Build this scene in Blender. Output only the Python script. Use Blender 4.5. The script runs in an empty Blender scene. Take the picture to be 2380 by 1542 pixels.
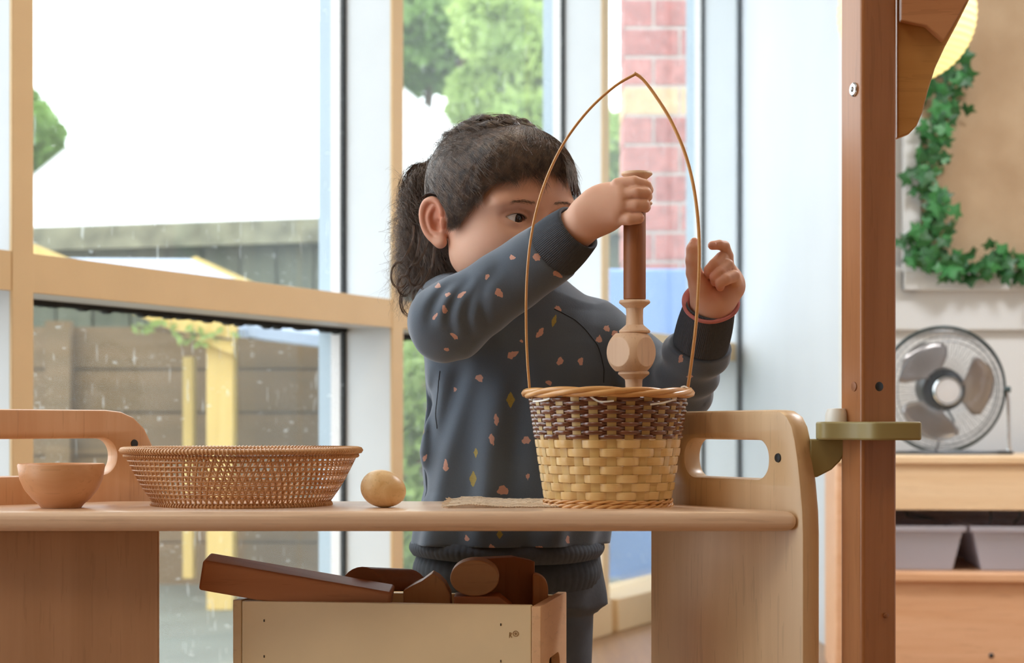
import bpy, math, random
import numpy as np
from mathutils import Vector, Matrix
random.seed(7); rng = np.random.default_rng(7)
S = bpy.context.scene
COL = S.collection
PI = math.pi
# ---------------------------------------------------------------- camera, world, lights, exposure
CH = 0.65                       # camera height above the floor
FP = 4500.0                     # focal length in pixels of the 2380 wide frame
PX0, PY0 = 1190.0, 975.0        # vanishing point of the level view axis
cam = bpy.data.cameras.new('camera'); camo = bpy.data.objects.new('camera', cam); COL.objects.link(camo)
camo.location = (0, 0, CH); camo.rotation_euler = (PI/2, 0, 0)
cam.sensor_width = 36; cam.lens = 36*FP/2380; cam.shift_y = (PY0-771)/2380
cam.clip_end = 200; cam.clip_start = .05
cam.dof.use_dof = True; cam.dof.focus_distance = 1.99; cam.dof.aperture_fstop = 9
S.camera = camo
w = bpy.data.worlds.new('world'); S.world = w; w.use_nodes = True
bg = w.node_tree.nodes['Background']; bg.inputs[0].default_value = (.89, .95, 1, 1); bg.inputs[1].default_value = 4.2
S.view_settings.view_transform = 'Standard'; S.view_settings.look = 'None'
S.view_settings.exposure = 0.0; S.view_settings.gamma = 1; S.view_settings.use_curve_mapping = False
LAMP_W = 6.3

# ---------------------------------------------------------------- helpers
def P(px, py, Y):
    return Vector(((px-PX0)/FP*Y, Y, (PY0-py)/FP*Y + CH))
MATS = {}
def srgb(h):
    if isinstance(h, str):
        h = [int(h[i:i+2], 16)/255 for i in (0, 2, 4)]
    return tuple((c/12.92 if c <= .04045 else ((c+.055)/1.055)**2.4) for c in h) + (1,)
class NT:
    def __init__(s, name):
        m = bpy.data.materials.new(name); m.use_nodes = True; s.m = m; s.t = m.node_tree; s.b = s.t.nodes['Principled BSDF']
    def n(s, kind, **kw):
        nd = s.t.nodes.new(kind)
        for k, v in kw.items():
            if k.startswith('i_'):
                key = k[2:]; key = int(key) if key.isdigit() else key.replace('_', ' ')
                nd.inputs[key].default_value = v
            else: setattr(nd, k, v)
        return nd
    def l(s, a, b): s.t.links.new(a, b)
    def coord(s, scale=(1,1,1), kind='Object', rot=(0,0,0)):
        tc = s.n('ShaderNodeTexCoord'); mp = s.n('ShaderNodeMapping'); mp.inputs['Scale'].default_value = scale; mp.inputs['Rotation'].default_value = rot
        s.l(tc.outputs[kind], mp.inputs[0]); return mp.outputs[0]
    def noise(s, vec, scale, detail=3, rough=.5, dist=0):
        nd = s.n('ShaderNodeTexNoise'); nd.inputs['Scale'].default_value = scale; nd.inputs['Detail'].default_value = detail
        nd.inputs['Roughness'].default_value = rough; nd.inputs['Distortion'].default_value = dist
        s.l(vec, nd.inputs['Vector']); return nd.outputs['Fac']
    def ramp(s, fac, stops):
        r = s.n('ShaderNodeValToRGB'); e = r.color_ramp.elements
        while len(e) < len(stops): e.new(.5)
        for k, (p, c) in enumerate(stops): e[k].position = p; e[k].color = c if len(c) == 4 else (*c, 1)
        s.l(fac, r.inputs[0]); return r.outputs[0]
    def bump(s, h, strength=.2, dist=.002):
        b = s.n('ShaderNodeBump'); b.inputs['Strength'].default_value = strength; b.inputs['Distance'].default_value = dist
        s.l(h, b.inputs['Height']); s.l(b.outputs[0], s.b.inputs['Normal'])
    def math(s, op, a, b=None, clamp=False):
        m = s.n('ShaderNodeMath', operation=op); m.use_clamp = clamp
        for k, v in enumerate((a, b)):
            if v is None: continue
            if isinstance(v, (int, float)): m.inputs[k].default_value = v
            else: s.l(v, m.inputs[k])
        return m.outputs[0]
    def mix(s, f, a, b):
        m = s.n('ShaderNodeMix', data_type='RGBA')
        for k, v in ((0, f), (6, a), (7, b)):
            if isinstance(v, (int, float, tuple)): m.inputs[k].default_value = v
            else: s.l(v, m.inputs[k])
        return m.outputs[2]
def plain(name, col, rough=.5, metal=0, var=.06, scale=20, bump=0, spec=.5, sss=0):
    k = NT(name); c = srgb(col); v = k.coord()
    f = k.noise(v, scale)
    lo = tuple(max(0, x*(1-var)) for x in c[:3]) + (1,); hi = tuple(min(1, x*(1+var)) for x in c[:3]) + (1,)
    k.l(k.ramp(f, [(.3, lo), (.7, hi)]), k.b.inputs['Base Color'])
    k.b.inputs['Roughness'].default_value = rough; k.b.inputs['Metallic'].default_value = metal
    k.b.inputs['Specular IOR Level'].default_value = spec
    if bump: k.bump(k.noise(v, scale*6), bump)
    return k.m
def wood(name, c1, c2, axis=0, rough=.45, scale=1, pore=.25, ring=1.0):
    """fine straight grain running along the axis"""
    k = NT(name)
    sc = [26*scale]*3; sc[axis] = 1.6*scale
    v = k.coord(tuple(sc))
    f1 = k.noise(v, 1.0*ring, 5, .6, .8)
    sc2 = [220*scale]*3; sc2[axis] = 14*scale
    v2 = k.coord(tuple(sc2)); f2 = k.noise(v2, 1.0, 2, .5)
    a, b = srgb(c1), srgb(c2)
    col = k.ramp(f1, [(.28, a), (.5, tuple((a[i]+b[i])/2 for i in range(3))), (.72, b)])
    dark = tuple(x*.72 for x in a[:3]) + (1,)
    f3 = k.math('MULTIPLY', k.math('GREATER_THAN', f2, .63), pore)
    col = k.mix(f3, col, dark)
    k.l(col, k.b.inputs['Base Color']); k.b.inputs['Roughness'].default_value = rough
    k.bump(f2, .06, .0006)
    return k.m

class MB:
    def __init__(s): s.v = []; s.f = []
    def add(s, vs, fs):
        o = len(s.v); s.v.extend([tuple(x) for x in vs]); s.f.extend([tuple(i+o for i in f) for f in fs]); return s
    def box(s, lo, hi, M=None):
        x0, y0, z0 = lo; x1, y1, z1 = hi
        v = [Vector(p) for p in ((x0,y0,z0),(x1,y0,z0),(x1,y1,z0),(x0,y1,z0),(x0,y0,z1),(x1,y0,z1),(x1,y1,z1),(x0,y1,z1))]
        if M is not None: v = [M @ p for p in v]
        return s.add(v, [(0,3,2,1),(4,5,6,7),(0,1,5,4),(1,2,6,5),(2,3,7,6),(3,0,4,7)])
    def tube(s, pts, r, n=8, closed=False, flat=None, cap=True):
        pts = [Vector(p) for p in pts]; N = len(pts); rr = r if hasattr(r, '__len__') else [r]*N
        ups = Vector((0, 0, 1)); vs = []; prev = None
        for i, p in enumerate(pts):
            if closed: t = pts[(i+1) % N]-pts[i-1]
            else: t = pts[min(i+1, N-1)]-pts[max(i-1, 0)]
            t.normalize()
            if prev is None:
                a = t.cross(ups)
                if a.length < .05: a = t.cross(Vector((1, 0, 0)))
            else: a = prev - t*prev.dot(t)
            a.normalize(); prev = a; b = t.cross(a)
            fx, fy = flat if flat else (1, 1)
            for k in range(n):
                an = 2*PI*k/n; vs.append(p + a*(math.cos(an)*rr[i]*fx) + b*(math.sin(an)*rr[i]*fy))
        fs = []
        for i in range(N if closed else N-1):
            j = (i+1) % N
            for k in range(n):
                l = (k+1) % n; fs.append((i*n+k, i*n+l, j*n+l, j*n+k))
        if not closed and cap:
            fs.append(tuple(range(n-1, -1, -1))); fs.append(tuple(range((N-1)*n, N*n)))
        return s.add(vs, fs)
    def lathe(s, prof, c=(0,0,0), n=48, M=None, close=False):
        """prof: list of (r, z) ; solid of revolution about z"""
        c = Vector(c); vs = []
        for r, z in prof:
            for k in range(n):
                a = 2*PI*k/n; p = Vector((r*math.cos(a), r*math.sin(a), z))
                if M is not None: p = M @ p
                vs.append(p + c)
        fs = []; m = len(prof)
        for i in range(m if close else m-1):
            j = (i+1) % m
            for k in range(n):
                l = (k+1) % n; fs.append((i*n+k, i*n+l, j*n+l, j*n+k))
        if not close:
            if prof[0][0] > 1e-5: fs.append(tuple(range(n-1, -1, -1)))
            if prof[-1][0] > 1e-5: fs.append(tuple(range((m-1)*n, m*n)))
        return s.add(vs, fs)
    def prism(s, out, o, ax, ay, az, holes=()):
        """outline (u,v) extruded: point = o + u*ax + v*ay, thickness az; holes are bridged"""
        o, ax, ay, az = map(Vector, (o, ax, ay, az)); n = len(out)
        if not holes:
            vs = [o+ax*u+ay*v for u, v in out] + [o+ax*u+ay*v+az for u, v in out]
            fs = [tuple(range(n-1, -1, -1)), tuple(range(n, 2*n))] + [(i, (i+1) % n, n+(i+1) % n, n+i) for i in range(n)]
            return s.add(vs, fs)
        import mathutils.geometry as mg
        loops = [out] + [list(h) for h in holes]
        flat = [Vector((u, v, 0)) for L in loops for u, v in L]
        tris = mg.tessellate_polygon([[Vector((u, v, 0)) for u, v in L] for L in loops]); N = len(flat)
        vs = [o+ax*p.x+ay*p.y for p in flat] + [o+ax*p.x+ay*p.y+az for p in flat]
        fs = [tuple(reversed(t)) for t in tris] + [tuple(i+N for i in t) for t in tris]
        b = 0
        for L in loops:
            m = len(L); fs += [(b+i, b+(i+1) % m, N+b+(i+1) % m, N+b+i) for i in range(m)]; b += m
        return s.add(vs, fs)

def prism_round(out, o, ax, ay, az, holes, c):
    import mathutils.geometry as mg
    o, ax, ay, az = map(Vector, (o, ax, ay, az)); T = az.length; n = az.normalized(); mb = MB()
    def ccw(L): return L if sum(L[i][0]*L[(i+1) % len(L)][1]-L[(i+1) % len(L)][0]*L[i][1] for i in range(len(L))) > 0 else L[::-1]
    def dedupe(L): return [p for i, p in enumerate(L) if (Vector(p)-Vector(L[i-1])).length > 1e-6]
    loops = [(ccw(dedupe(list(out))), 1)] + [(ccw(dedupe(list(h))), -1) for h in holes]
    def inset(L, sg, d):
        r = []
        for i, p in enumerate(L):
            a = Vector(p)-Vector(L[i-1]); b = Vector(L[(i+1) % len(L)])-Vector(p); a.normalize(); b.normalize(); na = Vector((a.y, -a.x)); nb = Vector((b.y, -b.x)); m = na+nb
            m = m/max(.3, m.dot(na)); q = Vector(p)-m*d*sg; r.append((q.x, q.y))
        return r
    lay = [(0, c), (c*.3, c*.3), (c, 0), (T-c, 0), (T-c*.3, c*.3), (T, c)]
    for L, sg in loops:
        m = len(L); V = []
        for dep, ins in lay: V += [o+ax*u+ay*v+n*dep for u, v in inset(L, sg, ins)]
        mb.add(V, [(k*m+i, k*m+(i+1) % m, (k+1)*m+(i+1) % m, (k+1)*m+i) for k in range(5) for i in range(m)])
    il = [inset(L, sg, c) for L, sg in loops]; tris = mg.tessellate_polygon([[Vector((u, v, 0)) for u, v in L] for L in il]); flat = [p for L in il for p in L]
    for dep in (0, T): mb.add([o+ax*u+ay*v+n*dep for u, v in flat], [tuple(t) for t in tris])
    return mb
def weld(ob):
    import bmesh
    bm = bmesh.new(); bm.from_mesh(ob.data); bmesh.ops.remove_doubles(bm, verts=bm.verts, dist=1e-5); bmesh.ops.recalc_face_normals(bm, faces=bm.faces); bm.to_mesh(ob.data); bm.free()
    ob.data.set_sharp_from_angle(angle=math.radians(35)); return ob
WLOC = {}
def put(name, mb, mat, parent=None, bevel=0, seg=2, smooth=True, origin=None, angle=35, fix=True):
    """link one mesh object; vertices are given in world coordinates"""
    me = bpy.data.meshes.new(name)
    vs = mb.v if isinstance(mb, MB) else mb[0]; fs = mb.f if isinstance(mb, MB) else mb[1]
    A = np.asarray([tuple(x) for x in vs], dtype=float) if not isinstance(vs, np.ndarray) else vs
    if parent is not None: org = Vector(WLOC[parent.name])
    elif origin is not None: org = Vector(origin)
    else: org = Vector(((A[:, 0].min()+A[:, 0].max())/2, (A[:, 1].min()+A[:, 1].max())/2, A[:, 2].min()))
    A = A - np.array(org)
    if isinstance(fs, np.ndarray):
        nv = len(A); nf = len(fs); k = fs.shape[1]
        me.vertices.add(nv); me.vertices.foreach_set('co', A.astype(np.float32).ravel())
        me.loops.add(nf*k); me.loops.foreach_set('vertex_index', fs.astype(np.int32).ravel())
        me.polygons.add(nf); me.polygons.foreach_set('loop_start', np.arange(0, nf*k, k, dtype=np.int32))
        try: me.polygons.foreach_set('loop_total', np.full(nf, k, dtype=np.int32))
        except Exception: pass
        me.update(calc_edges=True)
    else:
        me.from_pydata([tuple(p) for p in A], [], fs)
    if fix and not isinstance(fs, np.ndarray):
        import bmesh
        bm = bmesh.new(); bm.from_mesh(me); bmesh.ops.recalc_face_normals(bm, faces=bm.faces); bm.to_mesh(me); bm.free()
    if mat is not None: me.materials.append(mat)
    ob = bpy.data.objects.new(name, me); COL.objects.link(ob)
    if smooth:
        me.polygons.foreach_set('use_smooth', [True]*len(me.polygons))
        if angle is not None and not isinstance(fs, np.ndarray): me.set_sharp_from_angle(angle=math.radians(angle))
    if parent is not None: ob.parent = parent; WLOC[ob.name] = tuple(org)
    else: ob.location = org; WLOC[ob.name] = tuple(org)
    if bevel:
        b = ob.modifiers.new('bevel', 'BEVEL'); b.width = bevel; b.segments = seg; b.limit_method = 'ANGLE'; b.angle_limit = math.radians(40)
    return ob
def empty(name, loc):
    o = bpy.data.objects.new(name, None); COL.objects.link(o); o.location = loc; o.empty_display_size = .05; WLOC[o.name] = tuple(loc); return o
def tag(o, label=None, cat=None, group=None, kind=None):
    if label: o['label'] = label
    if cat: o['category'] = cat
    if group: o['group'] = group
    if kind: o['kind'] = kind
    return o
def rrect(x0, y0, x1, y1, r, n=6):
    pts = []
    for cx, cy, a0 in ((x1-r, y0+r, -90), (x1-r, y1-r, 0), (x0+r, y1-r, 90), (x0+r, y0+r, 180)):
        for k in range(n+1):
            a = math.radians(a0+90*k/n); pts.append((cx+r*math.cos(a), cy+r*math.sin(a)))
    return pts
def catmull(pts, per=8, closed=False):
    pts = [Vector(p) for p in pts]; out = []; N = len(pts)
    for i in range(N if closed else N-1):
        p0 = pts[(i-1) % N] if closed or i > 0 else pts[0]; p1 = pts[i]; p2 = pts[(i+1) % N]
        p3 = pts[(i+2) % N] if closed or i+2 < N else pts[-1]
        for k in range(per):
            t = k/per
            out.append(.5*((2*p1)+(p2-p0)*t+(2*p0-5*p1+4*p2-p3)*t*t+(3*p1-p0-3*p2+p3)*t**3))
    if not closed: out.append(pts[-1])
    return out

# ---------------------------------------------------------------- materials
M_white = plain('white_wall_paint', 'd6d6d6', .6, var=.02, scale=3)
M_cream_warm = plain('warm_lit_cream_paint', 'dbbd90', .42, var=.03, scale=8)  # cream paint with the warm lamp light put into its tan
M_reveal = plain('white_reveal_paint', 'd3d8dc', .4, var=.02, scale=8)
M_seal = plain('black_seal', '14171a', .85, var=.4, scale=90, bump=.5)
M_spacer = NT('perforated_spacer')
_k = M_spacer; _v = _k.coord((1, 1, 1)); _w = _k.n('ShaderNodeTexWave', bands_direction='Z'); _w.inputs['Scale'].default_value = 40; _k.l(_v, _w.inputs[0])
_k.l(_k.ramp(_w.outputs['Fac'], [(.2, srgb('b9b0ac')), (.6, srgb('f2eeee'))]), _k.b.inputs['Base Color']); M_spacer = _k.m
M_grey_frame = plain('grey_blue_outer_frame', '9fb0bd', .4, var=.04, scale=6)
def glass_mat():
    k = NT('scratched_window_glass'); t = k.t
    k.b.inputs['Base Color'].default_value = (.9, .93, .93, 1); k.b.inputs['Roughness'].default_value = .9
    tr = k.n('ShaderNodeBsdfTransparent'); tr.inputs[0].default_value = (.97, .985, .98, 1)
    gl = k.n('ShaderNodeBsdfGlossy'); gl.inputs['Roughness'].default_value = .02
    fr = k.n('ShaderNodeLayerWeight'); fr.inputs[0].default_value = .5
    m1 = k.n('ShaderNodeMixShader'); k.l(k.math('ADD', k.math('MULTIPLY', k.math('POWER', fr.outputs['Facing'], 4), .4), .03), m1.inputs[0]); k.l(tr.outputs[0], m1.inputs[1]); k.l(gl.outputs[0], m1.inputs[2])
    v = k.coord(); vo = k.n('ShaderNodeTexVoronoi'); vo.inputs['Scale'].default_value = 170; k.l(v, vo.inputs['Vector'])
    n2 = k.noise(v, 4, 3)
    dots = k.math('LESS_THAN', vo.outputs['Distance'], k.math('MULTIPLY', k.math('SUBTRACT', n2, .40), .6))
    v3 = k.coord((60, 60, 9), rot=(.5, .9, .3)); sc = k.noise(v3, 1.4, 2); scr = k.math('GREATER_THAN', sc, .71)
    v4 = k.coord((10, 40, 60), rot=(.2, -.4, .9)); sc4 = k.noise(v4, 1.6, 2); scr4 = k.math('GREATER_THAN', sc4, .715)
    dirt = k.math('MULTIPLY', k.math('MAXIMUM', dots, k.math('MAXIMUM', scr, scr4)), .26)
    film = k.math('MULTIPLY', k.noise(v, 2.2, 4), .05)
    fac = k.math('ADD', dirt, film, True)
    m2 = k.n('ShaderNodeMixShader'); k.l(fac, m2.inputs[0]); k.l(m1.outputs[0], m2.inputs[1]); k.l(k.b.outputs[0], m2.inputs[2])
    tb = k.n('ShaderNodeBsdfTranslucent'); tb.inputs[0].default_value = (.9, .95, .95, 1)
    m3 = k.n('ShaderNodeMixShader'); m3.inputs[0].default_value = .6; k.l(k.b.outputs[0], m3.inputs[1]); k.l(tb.outputs[0], m3.inputs[2]); k.l(m3.outputs[0], m2.inputs[2])
    k.l(m2.outputs[0], t.nodes['Material Output'].inputs[0]); return k.m
M_glass = glass_mat()
M_maple = wood('maple_laminate', 'd19a6c', 'e0b188', 2, .38)
M_maple_top = wood('maple_laminate_top', 'd8b596', 'e6c8ac', 0, .3)
M_beech_post = wood('beech_post', 'a26a42', 'b88056', 2, .28)
M_beech_x = wood('beech_rail', 'b5794f', 'cd9468', 0, .45)
M_beech_dark = wood('stained_beech_block', '8a583a', 'a06b48', 0, .5)
M_beech_light = wood('light_beech', 'd8b08c', 'ecccae', 2, .5, scale=1.6)
M_pale_wood = wood('pale_birch', 'dcc39a', 'ead6b2', 0, .45)
M_olive = plain('olive_plastic', '9a8c5c', .42, var=.03)
M_whiteplastic = plain('white_plastic', 'f2f2ee', .35, var=.02)
M_chrome = plain('chrome', 'd8dadc', .16, 1, .02)
M_steel = plain('dark_steel', '4a4f55', .35, .9, .1)
M_black = plain('black_plastic', '18191b', .5, var=.2)

# ================================================================ SETTING
lm = MB()
# floor and ceiling
# window wall frame: s runs along it, n outwards, z up
WB = Vector((-.8155, 3.3, 0)); WU = Vector((.3907, .9205, 0)); WN = Vector((-.9205, .3907, 0))
WM = Matrix(((WU.x, WN.x, 0, WB.x), (WU.y, WN.y, 0, WB.y), (0, 0, 1, 0), (0, 0, 0, 1)))
D = .123
def wz(py, Y): return (PY0-py)/FP*Y + CH
ZT, ZB = wz(590, 3.3), wz(680, 3.3)
TOP, SILL = 2.62, .1
for i in range(-1, 4):
    e = empty('window_%d' % (i+2), WM @ Vector((1.425*i-.7, 0, 0))); tag(e, kind='structure')
    s0, s1 = 1.425*(i-1), 1.425*i-.057        # clear opening to the left of mullion i
    put('mullion', MB().box((1.425*i-.057, .006, 0), (1.425*i, D+.072, 2.7), WM), M_reveal, e, .001)
    put('front_face', MB().box((1.425*i-.0575, 0, 0), (1.425*i+.0005, .006, 2.7), WM), M_cream_warm if i < 3 else M_reveal, e, .0015)  # thin front layer added so its tan can carry the warm lamp tint
    put('transom', MB().box((s0, .008, ZB), (s1, D+.072, ZT), WM), M_reveal, e, .001)
    put('front_face', MB().box((s0, .002, ZB-.0005), (s1, .008, ZT+.0005), WM), M_cream_warm, e, .001)
    put('head_rail', MB().box((s0, .003, TOP), (s1, D+.072, 2.7), WM), M_cream_warm, e, .002)
    put('sill', MB().box((s0, -.03, 0), (s1, D+.072, SILL), WM), M_cream_warm, e, .003)
    for (za, zb) in ((SILL, ZB), (ZT, TOP)):
        sl = MB()
        for sx in (s0, s1-.008):
            sl.box((sx, D, za), (sx+.008, D+.012, zb), WM)
        # ragged silicone bead under the transom
        if zb == ZB:
            n = 90; pr = [(s0, zb)] + [(s0+(s1-s0)*k/n, zb-.009-.006*random.random()**2-(.006 if random.random() < .08 else 0)) for k in range(n+1)] + [(s1, zb)]
            sl.prism([(u, v) for u, v in pr], WM @ Vector((0, D-.004, 0)), WU, (0, 0, 1), WN*.016)
        put('seal', sl, M_seal, e)
        sp = MB()
        for sx, ww in ((s0+.0, .01), (s1-.01, .01)):
            sp.box((sx, D+.012, za), (sx+ww, D+.036, zb), WM)
        put('spacer', sp, M_spacer, e)
        of = MB()
        for sx in (s0, s1-.008):
            of.box((sx, D+.037, za), (sx+.008, D+.07, zb), WM)
        put('outer_frame', of, M_grey_frame, e)
        put('pane', MB().box((s0+.002, D+.002, za), (s1-.002, D+.006, zb), WM), M_glass, e, smooth=False)
# floor and ceiling follow the window line
A0 = WM @ Vector((-2.85, 0, 0)); E = WM @ Vector((1.425*3, 0, 0)); OUT = WN*(D+.07)
plan = [(-2.6, -1.7), (3.3, -1.7), (3.3, 5.45), (1.1, 5.45), (1.1, 7.5), (E.x+OUT.x, E.y+OUT.y), (A0.x+OUT.x, A0.y+OUT.y), (A0.x-.1, A0.y)]
tag(put('floor', MB().prism(plan, (0, 0, -.05), (1, 0, 0), (0, 1, 0), (0, 0, .05)), wood('floor_vinyl', '8a6440', 'a0774e', 1, .4), smooth=False), kind='structure')
tag(put('ceiling', MB().prism(plan, (0, 0, 2.7), (1, 0, 0), (0, 1, 0), (0, 0, .1)), M_white, smooth=False), kind='structure')
M_tanwall = plain('tan_wall_paint', 'a5835c', .7, var=.03, scale=3)
# end post and return wall to the right of the windows
sE = 1.425*3
E = WM @ Vector((sE, 0, 0))
tag(put('wall_end', MB().prism([(E.x, E.y), (.907, 5.31), (1.1, 5.31), (1.1, 7.5), (E.x-.1, 7.5)], (0, 0, 0), (1, 0, 0), (0, 1, 0), (0, 0, 2.7)), plain('end_wall_paint', 'c3c6ca', .6, var=.02, scale=3), smooth=False), kind='structure')
tag(put('wall_back', MB().box((.907, 5.3, 0), (3.3, 5.45, 2.7)), M_white, smooth=False), kind='structure')
tag(put('wall_right', MB().box((3.2, -1.6, 0), (3.3, 5.3, 2.7)), M_white, smooth=False), kind='structure')
tag(put('wall_front', MB().box((-3.2, -1.7, 0), (3.3, -1.6, 2.7)), M_tanwall, smooth=False), kind='structure')
A0 = WM @ Vector((-2.85, 0, 0))
tag(put('wall_left', MB().prism([(A0.x, A0.y), (A0.x-.1, A0.y), (-2.6, -1.6), (-2.48, -1.6)], (0, 0, 0), (1, 0, 0), (0, 1, 0), (0, 0, 2.7)), M_tanwall, smooth=False), kind='structure')
# warm ceiling lamps, plus an unseen cool panel added to brighten the back wall
M_lampglow = NT('lamp_diffuser'); M_lampglow.b.inputs['Emission Color'].default_value = (1, .82, .6, 1); M_lampglow.b.inputs['Emission Strength'].default_value = 3; M_lampglow = M_lampglow.m
for (x, y) in ((-.9, .6), (1.3, .6), (1.7, 3.5), (.3, 2.9)):
    t = empty('ceiling_lamp', (x, y, 2.66)); tag(t, 'square ceiling light panel %s' % {(-.9, .6): 'behind the camera on the window side', (1.3, .6): 'behind the camera on the right', (1.7, 3.5): 'added as cool fill towards the back wall', (.3, 2.9): 'above the play table'}[(x, y)], 'lamp')
    put('lamp_housing', MB().box((x-.32, y-.32, 2.67), (x+.32, y+.32, 2.7)), M_whiteplastic, t)
    put('diffuser', MB().box((x-.3, y-.3, 2.662), (x+.3, y+.3, 2.67)), M_lampglow, t)
    L = bpy.data.lights.new('lamp', 'AREA'); L.shape = 'SQUARE'; L.size = .6; L.energy = LAMP_W if (x, y) != (1.7, 3.5) else 52; L.color = (1, .79, .50) if (x, y) != (1.7, 3.5) else (.93, .96, 1)
    lo = bpy.data.objects.new('lamp_light', L); COL.objects.link(lo); lo.parent = t; lo.location = (0, 0, -.005)
# trims on the back wall
tag(put('trim_1', MB().box((.907, 5.275, wz(769, 5.3)), (3.2, 5.3, wz(620, 5.3))), M_white, bevel=.004), kind='structure')
tag(put('trim_2', MB().box((.895, 5.24, 0), (.925, 5.3, 2.7)), plain('shadow_gap_bead', 'cfcbc4', .5), bevel=.003), kind='structure')
# ================================================================ OUTDOORS
M_ground = plain('wet_paving', '646a62', .7, var=.12, scale=3)
tag(put('ground', MB().box((-16, 2, -.08), (14, 30, -.03)), M_ground, smooth=False), kind='structure')
# far vertical board fence
M_fence = wood('weathered_green_fence', '4a5142', '666a57', 2, .8)
M_fence2 = wood('brown_rail_boards', '6e5a3c', '82694a', 0, .8, scale=.5)
def boards_fence():
    t = empty('board_fence', (-2, 10, -.03)); tag(t, 'dark weathered fence of upright boards behind the playhouse', 'fence')
    r2 = random.Random(3)
    xs = -5.2; k = 0; me = None
    while xs < 1.1:
        ww = .19; z1 = wz(531-(xs+2.1)*20, 10)
        put('board', MB().box((xs, 10+r2.uniform(0, .02), -.03), (xs+ww-.012, 10.03, 1.63+xs*.035)), M_fence, t, smooth=False); xs += ww
    put('backing', MB().prism([(-5.2, -.03), (1.1, -.03), (1.1, 1.68), (-5.2, 1.46)], (0, 10.04, 0), (1, 0, 0), (0, 0, 1), (0, .02, 0)), M_fence, t, smooth=False)
    put('fascia_rail', MB().prism([(-5.2, 1.43), (1.1, 1.62), (1.1, 1.75), (-5.2, 1.54)], (0, 9.9, 0), (1, 0, 0), (0, 0, 1), (0, .1, 0)), plain('mossy_rail', '7e7c66', .9, var=.4, scale=9), t, smooth=False)
boards_fence()
M_fence2b = plain('plank_shadow', '4a3f30', .9)
t = empty('plank_wall', (-2.2, 7.95, -.03)); put('backing', MB().box((-4.5, 8.0, -.03), (1.2, 8.02, 1.0)), M_fence2b, t, smooth=False); tag(t, 'low brown wall of long horizontal planks beyond the window', 'fence')
z = -.03; r2 = random.Random(5)
while z < 1.02:
    put('plank', MB().box((-4.5, 7.95+r2.uniform(0, .02), z), (1.2, 8.0, z+.17)), M_fence2, t, smooth=False); z += .178
for x in (-3.2, -1.9, -.75, .3):
    put('post', MB().box((x, 7.88, -.03), (x+.1, 7.95, 1.05)), M_fence2, t, smooth=False)
# white marquee with a gable
M_canvas = plain('white_canvas', 'fbfbfa', .7, var=.01)
t = empty('white_marquee', (-1.9, 14, -.03)); tag(t, 'big white gabled marquee filling the view beyond the tall pane', 'tent')
pk = P(623, -40, 14); la = P(-150, 592, 14); rb = P(1420, 575, 14); la2 = P(-150, 545, 14); rb2 = P(1420, 495, 14)
g = MB()
pl = P(-150, 594, 14); 
put('gable_wall', MB().prism([(p.x, p.z) for p in (P(-150, 594, 14), P(-150, 545, 14), P(1400, 490, 14), P(1400, 556, 14))] , (0, 14, 0), (1, 0, 0), (0, 0, 1), (0, .05, 0)), M_canvas, t, smooth=False)
put('gable', MB().prism([(p.x, p.z) for p in (P(-150, 590, 14), P(1400, 560, 14), pk)], (0, 14.02, 0), (1, 0, 0), (0, 0, 1), (0, .05, 0)), M_canvas, t, smooth=False)
rf = MB()
for a in (P(-150, 590, 14), P(1400, 560, 14)):
    rf.add([a, pk, pk+Vector((0, 5, 0)), a+Vector((0, 5, 0))], [(0, 1, 2, 3)])
put('roof', rf, M_canvas, t, smooth=False)
for x in (P(-150, 594, 14).x, P(1400, 594, 14).x-.08):
    put('leg', MB().box((x, 14, -.03), (x+.08, 14.08, 2.0)), M_grey_frame, t)
# playhouse with yellow timber gable and blue grey roof
M_yellow = wood('yellow_pine', 'd8b464', 'e6c87c', 2, .6)
M_roofblue = plain('blue_grey_roof_felt', 'a9b7cc', .6, var=.05)
t = empty('playhouse', (-1.1, 6.9, -.03)); tag(t, 'yellow timber playhouse with a blue grey roof outside the lower pane', 'playhouse')
a, b = P(480, 790, 6.88), P(542, 1400, 6.88)
put('corner_post', MB().box((a.x, 6.88, -.03), (b.x, 6.98, a.z)), M_yellow, t, .004)
def quad(name, pts, Y, th, m):
    q = [P(x, y, Y) for x, y in pts]
    put(name, MB().prism([(p.x, p.z) for p in q], (0, Y, 0), (1, 0, 0), (0, 0, 1), (0, th, 0)), m, t, smooth=False)
quad('barge_board', [(-60, 578), (-60, 511), (80, 568), (552, 760), (540, 824), (480, 800)], 6.84, .04, M_yellow)
quad('far_barge_board', [(418, 612), (455, 596), (900, 795), (890, 850)], 7.7, .05, M_yellow)
p1, p2, p3, p4 = P(150, 600, 6.86), P(556, 764, 6.86), P(930, 815, 7.75), P(450, 602, 7.72)
put('roof', MB().add([p1, p2, p3, p4] + [p+Vector((0, 0, -.03)) for p in (p1, p2, p3, p4)], [(0,1,2,3),(4,5,6,7),(0,1,5,4),(1,2,6,5),(2,3,7,6),(3,0,4,7)]), M_roofblue, t, smooth=False)
quad('fascia', [(545, 752), (900, 800), (900, 825), (545, 778)], 6.9, .04, M_roofblue)
quad('brown_post', [(425, 830), (448, 830), (448, 1345), (425, 1345)], 7.5, .08, M_yellow)
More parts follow.
